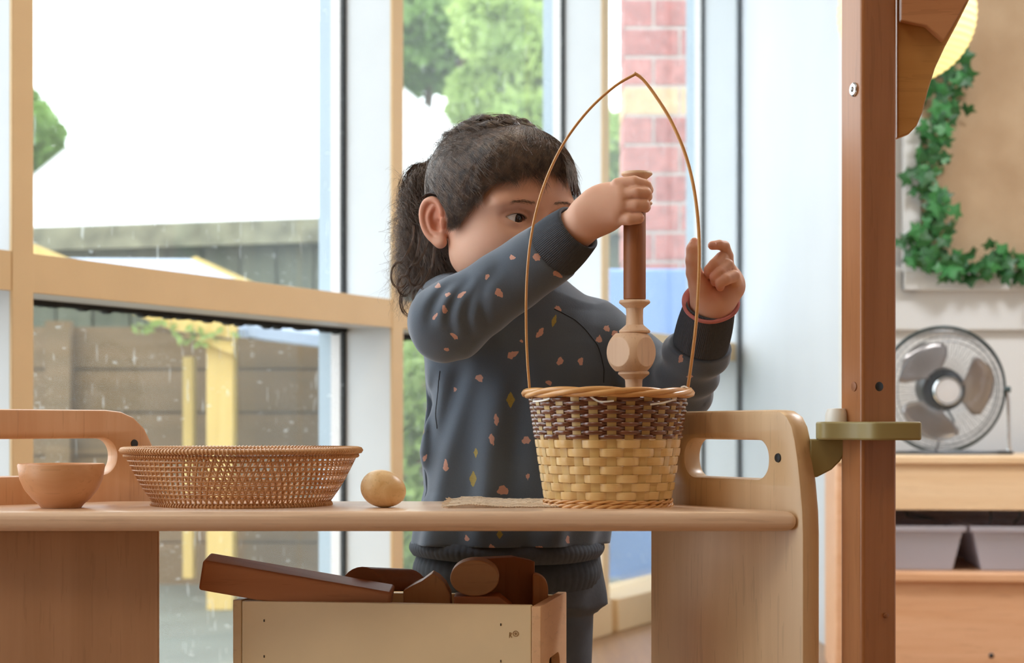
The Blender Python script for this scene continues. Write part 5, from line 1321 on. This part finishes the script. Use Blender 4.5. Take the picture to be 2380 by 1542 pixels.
def spots(lst, sc, dia=False):
    best = np.full(len(SV), -1., dtype=np.float64)
    for (px, py, a, b, tl) in lst:
        dd = (sx-px)**2+(sy-py)**2; near = np.where(dd < 40)[0]
        if len(near) == 0: near = np.argsort(dd)[:5]
        c = SV[near[np.argmin(SV[near, 1])]]; d = SV-c; a_, b_ = a*sc, b*sc
        m = np.where((np.abs(d) < .05).all(1))[0]; d = d[m]
        u = d[:, 0]*math.cos(tl)+d[:, 2]*math.sin(tl); v = -d[:, 0]*math.sin(tl)+d[:, 2]*math.cos(tl); w = d[:, 1]
        hh = np.hypot(u, w*.6)
        if dia: s = 1-(hh/a_+np.abs(v)/b_)
        else:
            th = np.arctan2(v, u); s = 1-np.sqrt((hh/a_)**2+(v/b_)**2)*(1+.16*np.sin(2*th+px)+.13*np.sin(3*th+py)+.10*np.sin(6*th+px))
        best[m] = np.maximum(best[m], s*min(a_, b_))
    return best
rs = np.random.default_rng(8)
pattr(shirt_o, 'pink_spot', spots(pink, .00056)); pattr(shirt_o, 'gold_spot', spots(goldl, .00072, True))
# ribbed cuffs, collar, waistband
def ribbed(name, A, B, ra, rb, nrib, mat, par, rings=10, inner=True, amp=.00042, rx=1.0, ax=None, lip=0):
    A, B = Vector(A), Vector(B); t = (B-A).normalized(); u = (Vector(ax) if ax is not None else Vector((0, 1, 0))); u = (u-t*u.dot(t)).normalized(); v = t.cross(u)
    n = nrib*4; V = []; F = []; prof = [(i/(rings-1), 0) for i in range(rings)]
    full = [(s, ra+(rb-ra)*s+.0012*math.sin(PI*s), 1) for s, _ in prof] + ([(1.01, rb-.0022, 0), (.9, rb-.0035, 0), (.45, rb-.004, 0)] if inner else [])
    for s, r, rib in full:
        for k in range(n):
            a = 2*PI*k/n; rr = r+(amp*math.cos(nrib*a) if rib else 0)
            V.append(A+(B-A)*s+(u*math.cos(a)+v*math.sin(a)*rx)*rr)
    for i in range(len(full)-1):
        for k in range(n):
            l = (k+1) % n; F.append((i*n+k, i*n+l, (i+1)*n+l, (i+1)*n+k))
    return put(name, MB().add(V, F), mat, par, angle=None)
M_rib = plain('ribbed_charcoal_knit', '4a505a', .9, var=.08, scale=300, bump=.1)
CR2 = pw(1344, 530, 1.9825)
dC = (CR2-CU_R); ribbed('cuff', CU_R-dC*.05, CR2, .0322, .0265, 100, M_rib, girl)
CL2 = pw(1650, 712, 2.036); ribbed('cuff', pw(1628, 800, 2.064), CL2, .0296, .0265, 96, M_rib, girl)
# turned out pink lining on the left cuff
n = 64; ax = Vector(CL2-pw(1625, 802, 2.066)).normalized(); tl_ = (ax+Vector((-.18, -.22, 0))).normalized(); u = Vector((0, 1, 0)); u = (u-tl_*u.dot(tl_)).normalized(); v = tl_.cross(u)
lin = [Vector(CL2)+tl_*.002+(u*math.cos(a)+v*math.sin(a))*(.0262+.0006*math.sin(3*a)) for a in [2*PI*i/n for i in range(n)]]
put('cuff_lining', MB().tube(lin, .0030, 8, closed=True, flat=(.75, 1.9)), plain('dusty_pink_jersey', 'c67a78', .85, var=.06, scale=200), girl, angle=None)
# collar
nc = NECK+np.array([.004, -.008, -.016]); n = 72
cp = [Vector(nc)+Vector((.0395*math.cos(a), .0385*math.sin(a), .006*math.sin(a)-.004*math.cos(a))) for a in [2*PI*i/n for i in range(n)]]
put('collar', MB().tube(cp, .0042, 8, closed=True, flat=(.8, 2.0)), M_rib, girl, angle=None)
# waistband as an elliptic ribbed band
def band(name, py0, py1, xa, xb, Yc, b, mat, bulge=.004, nrib=90):
    V = []; F = []; n = nrib*3; R = 9
    c0, c1 = pw(xa, (py0+py1)/2, Yc), pw(xb, (py0+py1)/2, Yc); cx = (c0[0]+c1[0])/2; a_ = (c1[0]-c0[0])/2; z0, z1 = wz(py1, Yc), wz(py0, Yc)
    for i in range(R):
        s = i/(R-1); bb = bulge*math.sin(PI*s)
        for k in range(n):
            an = 2*PI*k/n; rb_ = .0005*math.cos(nrib*an); cc, ss = math.cos(an), math.sin(an); e = 2/2.3
            V.append((cx+(a_+bb+rb_)*math.copysign(abs(cc)**e, cc), Yc+(b+bb+rb_)*math.copysign(abs(ss)**e, ss), z0+(z1-z0)*s+.003*math.sin(an*2+1)))
    for i in range(R-1):
        for k in range(n): l = (k+1) % n; F.append((i*n+k, i*n+l, (i+1)*n+l, (i+1)*n+k))
    return put(name, MB().add(V, F), mat, girl, angle=None)
band('waistband', 1256, 1296, 962, 1394, 2.19, .084, M_rib, .005)
# raglan seams
M_seam = plain('seam_thread', '23262c', .9)
def on_shirt(px, py):
    dd = (sx-px)**2+(sy-py)**2; near = np.where(dd < 30)[0]
    return Vector(SV[near[np.argmin(SV[near, 1])]]) if len(near) else None
for pts in ([(1290, 715), (1340, 742), (1385, 790), (1405, 840), (1408, 890)], [(1, 1), (1, 1), (1010, 828), (1080, 826), (1140, 812), (1190, 790), (1230, 745)], [(1018, 860), (1014, 900), (1008, 960), (1012, 1000)], [(1244, 533), (1262, 560), (1300, 600), (1322, 634)]):
    if pts[0][0] == 1: continue
    q = [on_shirt(p.x, p.y) for p in catmull([(a, b, 0) for a, b in pts], 8)]; q = [p for p in q if p is not None]
    if len(q) > 3:
        q = [sum((q[max(0, min(len(q)-1, i+k))] for k in (-1, 0, 1)), Vector())/3+Vector((0, -.0002, 0)) for i in range(len(q))]
        put('seam', MB().tube(q, .0006, 5), M_seam, girl, angle=None)
# ---- trousers
def pants():
    x0, x1 = pw(940, 0, 2.18)[0], pw(1420, 0, 2.18)[0]
    g = SDF(axis([(x0, x1, .003)]), axis([(2.09, 2.30, .003)]), axis([(.05, pw(0, 1255, 2.15)[2], .003)]))
    rows = [prow(1400, 978, 1392, 2.2, .075), prow(1340, 972, 1390, 2.2, .078), prow(1262, 968, 1392, 2.2, .078)]
    g.op(superloft(rows), [x0, 2.09, pw(0, 1400, 2.2)[2]-.01], [x1, 2.3, pw(0, 1255, 2.15)[2]], .02, m=0)
    for sx_, dxk in ((1082, 0), (1276, 0)):
        hip = pw(sx_, 1400, 2.2); g.cap(hip, (hip[0]+.0, 2.195, .28), .051, .045, .03, m=.03); g.cap((hip[0], 2.195, .28), (hip[0], 2.215, .085), .045, .033, .02, m=.02)
    return g.mesh()
PV, PQ = pants()
tr_ = put('trousers', (PV, PQ), None, girl); tr_.data.materials.append(plain('charcoal_trousers', '4d525b', .92, var=.1, scale=40, bump=.1))
put('trouser_waistband', *[band('tmp', 1300, 1362, 972, 1388, 2.198, .080, M_rib, .006, 70)][:0], ) if False else band('trouser_waistband', 1296, 1362, 970, 1388, 2.198, .079, plain('trouser_rib', '3f444c', .92, var=.08, scale=200), .005, 60)
M_shoe = plain('navy_shoe', '2d3340', .6)
for o_x in (1110, 1285):
    hip = pw(o_x, 1380, 2.20); a = np.array([hip[0], hip[1]+.02, .03]); g = SDF(axis([(a[0]-.05, a[0]+.09, .003)]), axis([(a[1]-.13, a[1]+.06, .003)]), axis([(-.003, .09, .003)]))
    g.cap(a, a+np.array([.035, -.075, -.002]), .031, .027, .01); g.F[:, :, :2] = .02
    put('shoe', g.mesh(), M_shoe, girl)

# ---- hair
hr = np.random.default_rng(12)
CR_C = H(0, -.013, .030); CR_R = np.array([.0675, .0765, .0670])
def surf(d, off):
    """d: unit directions in head axes (n,3) -> world points on the enlarged cranium"""
    d = d/np.linalg.norm(d, axis=-1, keepdims=True); R = CR_R+off[..., None] if hasattr(off, 'shape') else CR_R+off
    s = 1/np.sqrt(((d/R)**2).sum(-1, keepdims=True)); return CR_C+(d*s) @ HR
def toloc(p): return (np.asarray(p)-CR_C) @ HR.T
TAIL = toloc(pw(1010, 378, 2.18)); TAILd = TAIL/np.linalg.norm(TAIL)
# cap shell: dense under-volume
AZ_D = np.radians([-90, -38, -20, 0, 10, 18, 27, 45, 70, 90]); AZ_U = np.array([-.075, -.060, -.016, -.012, -.020, -.012, .010, .0335, .0440, .0480])
def hair_cap():
    lo = HC-.125; hi = HC+.125
    i0, i1 = sl_(BG.x, lo[0], hi[0]); j0, j1 = sl_(BG.y, lo[1], min(hi[1], 2.244)); k0, k1 = sl_(BG.z, lo[2]+.04, hi[2])
    g = SDF(BG.x[i0:i1], BG.y[j0:j1], BG.z[k0:k1]); base = BG.F[i0:i1, j0:j1, k0:k1]
    g.F[:] = base-.0042
    g.ell(H(0, -.042, -.010), HR, (.060, .043, .056), .02)            # back of the head
    for row, (f_, w_) in ():
        for i in range(9):                                            # twisted ridges over the crown
            q = i/8; p = surf(np.array([[.75-1.5*q, f_-.12*math.sin(q*3)*row, .85]]), .004)[0]
            g.ell(p, HR, (.012, .009+.003*((i+row) % 2), w_*.62), .006)
    X = g.x[:, None, None]; Y = g.y[None, :, None]; Z = g.z[None, None, :]
    p = (X-HC[0], Y-HC[1], Z-HC[2]); r = p[0]*Rv[0]+p[1]*Rv[1]+p[2]*Rv[2]; f = p[0]*Fv[0]+p[1]*Fv[1]+p[2]*Fv[2]; u = p[0]*Uv[0]+p[1]*Uv[1]+p[2]*Uv[2]
    az = np.arctan2(f, np.abs(r)); hl = np.interp(az, AZ_D, AZ_U)+.0015*np.sin(az*23)+.001*np.sin(az*51)
    cut = (hl+.005*(az > .2)+.008*np.clip(1-np.abs(az-.12)/.35, 0, 1)-u)*.5                                                   # positive below the hairline: removed
    g.F[:] = -smin(-g.F, -cut.astype(np.float32), .009)
    for sgn in (1, -1):
        g.ell(H(.081*sgn, -.023, -.011), HR, (.022, .023, .030), .003, 'sub')
    g.F[0] = g.F[-1] = .01; g.F[:, 0] = g.F[:, -1] = .01; g.F[:, :, 0] = g.F[:, :, -1] = .01
    return g.mesh()
HV, HQ = hair_cap()
M_cap = NT('hair_underlayer')
_k = M_cap; _v = _k.coord((1, 1, 1)); _n = _k.noise(_k.coord((60, 60, 260), rot=(.3, .5, 0)), 2.2, 4, .6, 1.5)
_k.l(_k.ramp(_n, [(.3, srgb('2a1f1c')), (.7, srgb('4f3d36'))]), _k.b.inputs['Base Color']); _k.b.inputs['Roughness'].default_value = .5; _k.bump(_n, .6, .002); M_cap = _k.m
hair = put('hair', (HV, HQ), M_cap, girl)
paths = []; light = []
def wav(m, amp, f, ph):
    t = np.linspace(0, 1, m); return amp*np.stack([np.sin(f*t*6.28+ph[0]), np.sin(f*t*6.28*1.3+ph[1]), np.sin(f*t*6.28*.9+ph[2])], 1)*t[:, None]**.5
# (1) combed strands from hairline sweeping back to the tail tie
N1 = 5200
for i in range(N1):
    side = 1 if hr.random() < .8 else -1
    # start direction in head axes along/behind the hairline
    q = hr.random()
    th = hr.uniform(-.1, 1.0)          # 0 = ear level, 1 = top
    az = hr.uniform(.0, 1.0)
    f0 = np.interp(th, [-.1, .2, .5, .8, 1.], [-.12, .12, .45, .62, .60])-az*1.1
    d0 = np.array([side*math.cos(th*1.45), f0*1.0, math.sin(th*1.45)*1.0-.12])
    if th < .15 and f0 > -.45 and hr.random() < .8: f0 = -.5; d0[1] = -.55
    d1 = TAILd*np.array([1 if side > 0 else 1, 1, 1]); m = 12; t = np.linspace(0, 1, m)[:, None]
    d0 = d0/np.linalg.norm(d0); e = hr.uniform(.45, 1.0); d = d0*(1-t*e)+d1*(t*e)
    off = hr.uniform(.004, .0095)+.003*np.sin(t[:, 0]*PI)*hr.random()
    p = surf(d, off)+wav(m, .0012+.0016*hr.random(), 1.5, hr.uniform(0, 6.28, 3))
    paths.append((p, hr.uniform(.00013, .00026)))
i2 = len(paths)
def hairline_dir(az, du):
    sg = np.sign(az) if az != 0 else 1; a = abs(az); u = np.interp(math.pi/2-a, AZ_D, AZ_U)+du
    return np.array([sg*.072*math.sin(a), .080*math.cos(a)+.013, u-.030])
# (2) crown and fringe strands sweeping over the forehead to the temples (az from straight ahead, + towards her right)
for i in range(5200):
    az = hr.uniform(-1.15, 1.38); az = az if hr.random() < .75 else abs(az)
    d1 = hairline_dir(az, hr.normal()*.004-.001); d1 = d1/np.linalg.norm(d1*[1/.07, 1/.08, 1/.07])
    top = hairline_dir(az*.55-.1, .030+.03*hr.random()); top = top/np.linalg.norm(top*[1/.07, 1/.08, 1/.07])
    d0 = np.array([-.012+.25*top[0]+hr.normal()*.004, .012+.02*hr.random(), .066])
    if hr.random() < .5: d0 = top
    m = 14; t = np.linspace(0, 1, m)[:, None]; w2 = t*hr.uniform(.75, 1.0); mid = top*1.0
    d = d0*(1-w2)**2+mid*2*w2*(1-w2)+d1*w2**2
    p = surf(d, hr.uniform(.004, .008)+.003*np.sin(t[:, 0]*PI))+wav(m, .0018+.002*hr.random(), 1.3, hr.uniform(0, 6.28, 3))
    paths.append((p, hr.uniform(.00013, .00024)))
# a few curls dropping onto the forehead
for az, n_, dn in ((.15, 60, -.012), (.55, 70, -.004), (-.25, 60, -.008), (.95, 70, -.008), (-.75, 90, -.016)):
    for j in range(n_):
        d0 = hairline_dir(az+.12+hr.normal()*.05, .022); d1 = hairline_dir(az+hr.normal()*.04, dn+hr.normal()*.003); m = 14; t = np.linspace(0, 1, m)[:, None]; d = d0*(1-t)+d1*t
        p = surf(d, .006+.006*np.sin(t[:, 0]*PI*.9))+Rv*(.006*np.sin(t*5.2))+wav(m, .001, 1, hr.uniform(0, 6.28, 3)); paths.append((p, .00017))
# (3) temple and sideburn wisps in front of the ear
for i in range(1500):
    side = 1 if hr.random() < .75 else -1; a = hr.random()
    d0 = hairline_dir(side*hr.uniform(1.0, 1.5), .04); d1 = hairline_dir(side*hr.uniform(1.08, 1.46), hr.uniform(-.010, .004)); m = 12; t = np.linspace(0, 1, m)[:, None]; d = d0*(1-t)+d1*t
    p = surf(d, hr.uniform(.002, .007))+wav(m, .003, 1.4, hr.uniform(0, 6.28, 3)); paths.append((p, hr.uniform(.00012, .00022)))
# strands combed from the hairline back towards the tie
for i in range(4600):
    az = hr.uniform(.25, 1.62); du = hr.uniform(.0, .06); d0 = hairline_dir(az, du); d0 /= np.linalg.norm(d0)
    m = 12; t = np.linspace(0, 1, m)[:, None]; w2 = t*hr.uniform(.25, .9); d = d0*(1-w2)+TAILd*w2+np.array([0, 0, .22])*w2*(1-w2)*4*hr.uniform(.1, 1)
    p = surf(d, .006*np.ones(m))+wav(m, .0012+.002*hr.random(), 1.5, hr.uniform(0, 6.28, 3)); paths.append((p, hr.uniform(.00013, .00024)))
hug(paths, hr.uniform(.0040, .0075, len(paths)), 0, .004)
def off_ear(q):
    l = (q[0]-HC) @ HR.T; return not ((((np.abs(l[:, 0])-.080)/.030)**2+((l[:, 1]+.017)/.020)**2+((l[:, 2]+.010)/.027)**2) < 1).any()
paths = [q for q in paths if off_ear(q)]
# two twisted ropes of hair across the crown
rp = []
for keys, rad_ in ((([-.72, .62, .50], [-.35, .62, .80], [.05, .50, .95], [.45, .30, .85], [.60, -.20, .72]), .0062), (([-.50, .30, .80], [-.15, .28, 1.0], [.25, .10, 1.0], [.55, -.15, .80], [.62, -.5, .6]), .0056)):
    kk = catmull([Vector(k) for k in keys], 10); base = surf(np.array([list(k) for k in kk]), .0085*np.ones(len(kk))); tn = np.gradient(base, axis=0); tn /= np.linalg.norm(tn, axis=1)[:, None]
    nn = (base-CR_C); nn -= tn*(nn*tn).sum(1)[:, None]; nn /= np.linalg.norm(nn, axis=1)[:, None]; bb = np.cross(tn, nn); T_ = np.linspace(0, 1, len(kk))
    for j in range(520):
        lobe = j % 2; ph = hr.uniform(-.9, .9)+lobe*PI; rr = rad_*(.55+.5*hr.random()); an = ph+T_*PI*5.5
        wd = (.75+.25*np.cos(2*(an-ph)))*np.sin(np.clip(T_*6, 0, 1)*PI/2)
        q = base+nn*(np.cos(an)*rr*wd)[:, None]+bb*(np.sin(an)*rr*1.35*wd)[:, None]; a_, b_ = sorted(hr.integers(0, len(kk), 2)); 
        if b_-a_ < 10: a_, b_ = max(0, a_-8), min(len(kk)-1, b_+8)
        paths.append((q[a_:b_+1]+hr.normal(size=3)*.0004, hr.uniform(.00014, .00024)))

# (4) curly tail hanging from the tie and behind the neck
tie = pw(1008, 385, 2.185)
def curl(p0, keys, amp, turns, rad, m=34, lst=paths):
    P_ = [np.array(p0)]+[np.array(k) for k in keys]; n = len(P_)-1; t = np.linspace(0, n*.9999, m); i = t.astype(int); f = (t-i)[:, None]
    A_ = np.array([P_[max(0, j-1)] for j in i]); B_ = np.array([P_[j] for j in i]); C_ = np.array([P_[j+1] for j in i]); D_ = np.array([P_[min(n, j+2)] for j in i])
    c = .5*(2*B_+(C_-A_)*f+(2*A_-5*B_+4*C_-D_)*f*f+(3*B_-A_-3*C_+D_)*f**3)
    s = np.linspace(0, 1, m); ph = hr.uniform(0, 6.28); gr = np.clip(s*1.6, 0, 1)**1.2
    c = c+np.stack([np.cos(turns*6.28*s+ph), np.sin(turns*6.28*s+ph), .35*np.cos(turns*6.28*s+ph+1)], 1)*(amp*gr)[:, None]; lst.append((c, rad))
for i in range(150):                    # clumps
    sp = hr.random(); xe = np.interp(sp, [0, .5, 1], [930, 985, 1062])+hr.normal()*10; ye = np.interp(sp, [0, .5, 1], [655, 690, 655])+hr.normal()*28
    ym = hr.uniform(2.155, 2.25); k1 = pw(np.interp(sp, [0, 1], [955, 1012])+hr.normal()*9, 430+hr.normal()*12, ym); k2 = pw(np.interp(sp, [0, 1], [942, 1045])+hr.normal()*9, 540+hr.normal()*14, ym)
    k3 = pw(xe, ye, ym); am = hr.uniform(.004, .011); tu = hr.uniform(1.8, 4.0); st0 = hr.bit_generator.state; ph = 0
    for j in range(26):
        j1 = hr.normal(size=3)*.0022; j2 = hr.normal(size=3)*.0042; j3 = hr.normal(size=3)*.0065
        s_ = hr.normal()*.12
        curl(tie+hr.normal(size=3)*.004, [k1+j1, k2+j2, k3+j3], am*(1+.3*hr.normal()), tu*(1+.05*hr.normal()), hr.uniform(.00012, .00024), 32)
# nape hair filling behind the ear and neck
for i in range(1500):
    d0 = np.array([hr.uniform(.2, 1.0), -.55+hr.normal()*.15, -.1+hr.normal()*.2]); p0 = surf(d0[None], .004)[0]
    e = pw(hr.uniform(985, 1085), hr.uniform(590, 668), hr.uniform(2.13, 2.24)); mid = (p0+e)/2+np.array([-.006, 0, 0]); curl(p0, [mid, e], hr.uniform(.001, .005), hr.uniform(.5, 2.2), hr.uniform(.00012, .00022), 18)
# (5) single curls, loops and flyaways
for k, (cx_, cy_, rr_, Y_) in enumerate(((940, 665, .0095, 2.12), (928, 640, .012, 2.13), (955, 700, .015, 2.14), (965, 640, .010, 2.12), (975, 690, .009, 2.11))):
    for j in range(16):
        a0 = hr.uniform(.2, .6); tt_ = np.linspace(0, 1, 36); c0 = pw(cx_+hr.normal()*1.2, cy_+hr.normal()*1.2, Y_); r_ = rr_*(1+.06*hr.normal())
        an = 1.3+tt_*6.6+hr.normal()*.1; q = c0+np.stack([np.cos(an)*r_*.75, .008*(tt_-.5), np.sin(an)*r_*1.15], 1)
        s0 = c0+np.array([.016, .006, .055]); pre = np.linspace(0, 1, 8)[:-1, None]; q = np.concatenate([s0*(1-pre)+q[0]*pre+np.array([.004, 0, 0])*np.sin(pre*PI), q]); paths.append((q, .00022))
for i in range(420):                   # flyaways round the head
    d0 = np.array([hr.normal(), hr.normal()*.8, abs(hr.normal())+.1]); d0 /= np.linalg.norm(d0)
    if d0[1] > .65 and d0[2] < .6: continue
    tg = np.cross(d0, hr.normal(size=3)); tg /= np.linalg.norm(tg); m = 9; t = np.linspace(0, 1, m)[:, None]
    L = hr.uniform(.015, .04); p = surf(d0[None]+tg[None]*t*.5, .006)+((d0[None] @ HR)*(t**1.5)*L*hr.uniform(.1, .55)); p = p+wav(m, .002, 1, hr.uniform(0, 6.28, 3)); light.append((p, .00011))
for i in range(150):                   # wisps by the far temple
    p0 = surf(np.array([[-.55+hr.normal()*.1, .75, .45+hr.normal()*.15]]), .005)[0]; e = pw(hr.uniform(1318, 1352), hr.uniform(395, 452), 2.06+hr.normal()*.01); mid = (p0+e)/2+np.array([.004, 0, .006]); curl(p0, [mid, e], .0015, .8, .00016, 14)
for i in range(330):                   # light fuzz left of the tail
    p0 = pw(hr.uniform(940, 985), hr.uniform(420, 640), 2.2); e = p0+np.array([-hr.uniform(.005, .028), hr.normal()*.01, hr.uniform(-.04, .02)]); curl(p0, [(p0+e)/2+np.array([-.004, 0, .01]), e], .002, 1.0, .0001, 12, light)
for i in range(60):
    p0 = tie; a = hr.uniform(.3, 1.0); curl(p0, [pw(960+hr.normal()*6, 388+hr.normal()*4, 2.18), pw(938+hr.normal()*8, 440+hr.normal()*14, 2.18), pw(935+hr.normal()*9, 500+hr.normal()*20, 2.18)], .002, 1.0, .00022, 20)
i9 = len(paths)
for i in range(900):                   # loose untidy strands over crown and temples
    d0 = np.array([hr.uniform(-.9, 1.0), hr.uniform(-.5, .75), hr.uniform(.35, 1.0)]); d0 /= np.linalg.norm(d0); dd = TAILd*hr.uniform(.2, .9)+hr.normal(size=3)*.35; m = 16; t = np.linspace(0, 1, m)[:, None]
    d = d0+dd*t*hr.uniform(.4, .9); p = surf(d, .006+.008*np.sin(t[:, 0]*PI)*hr.random())+wav(m, .0035*hr.random()+.001, 1.6, hr.uniform(0, 6.28, 3)); paths.append((p, hr.uniform(.00012, .0002)))
hug(paths, .005, i9)
paths = [q for q in paths if off_ear(q) and not ((((q[0]-HC) @ HR.T)[:, 1] > .03) & (((q[0]-HC) @ HR.T)[:, 2] < .025)).any() or len(q[0]) > 16 or len(q[0]) in (12, 14)]
hv = strands(paths, 0); so = put('hair_strands', hv, M_hair, hair); so['kind'] = 'stuff'
lv = strands(light, 0); so = put('flyaway_hair', lv, M_hair2, hair); so['kind'] = 'stuff'
put('hair_tie', MB().tube([tie+np.array([.004*math.cos(a), .011*math.sin(a), .011*math.cos(a)]) for a in [2*PI*i/24 for i in range(24)]], .0042, 8, closed=True), plain('dark_hair_tie', '2a2626', .8), girl, angle=None)
print('hair', len(hv[0]), _t.time()-_t0)
# fingernails
M_nail = plain('fingernail', 'd9a294', .25, var=.02)
def nail(c, nrm, up, w_, h_):
    nrm = Vector(nrm).normalized(); up = Vector(up); up = (up-nrm*up.dot(nrm)).normalized(); s = up.cross(nrm); V = []; F = []
    for j in range(7):
        for i in range(7):
            a = i/6*2-1; b = j/6*2-1; k_ = 1/max(1, math.hypot(a, b)) ; a *= k_; b *= k_
            V.append(Vector(c)+s*a*w_+up*b*h_-nrm*(.45*w_*a*a+.15*h_*b*b))
    for j in range(6):
        for i in range(6): q = j*7+i; F.append((q, q+1, q+8, q+7))
    o = put('fingernail', MB().add(V, F), M_nail, girl, angle=None); m_ = o.modifiers.new('s', 'SOLIDIFY'); m_.thickness = .0005; return o
nail(pw(1655.5, 570, 2.008)+np.array([0, -.0046, .0006]), (0, -1, .25), (-1, 0, 0), .0030, .0042)
nail(pw(1612, 571, 2.0135)+np.array([-.0043, -.0034, 0]), (-.85, -.5, .12), (0.12, 0, 1), .0030, .0042)
nail(pw(1486, 507, 1.944)+np.array([.001, -.0056, .0006]), (.25, -1, .15), (1, 0, 0), .0027, .0036)
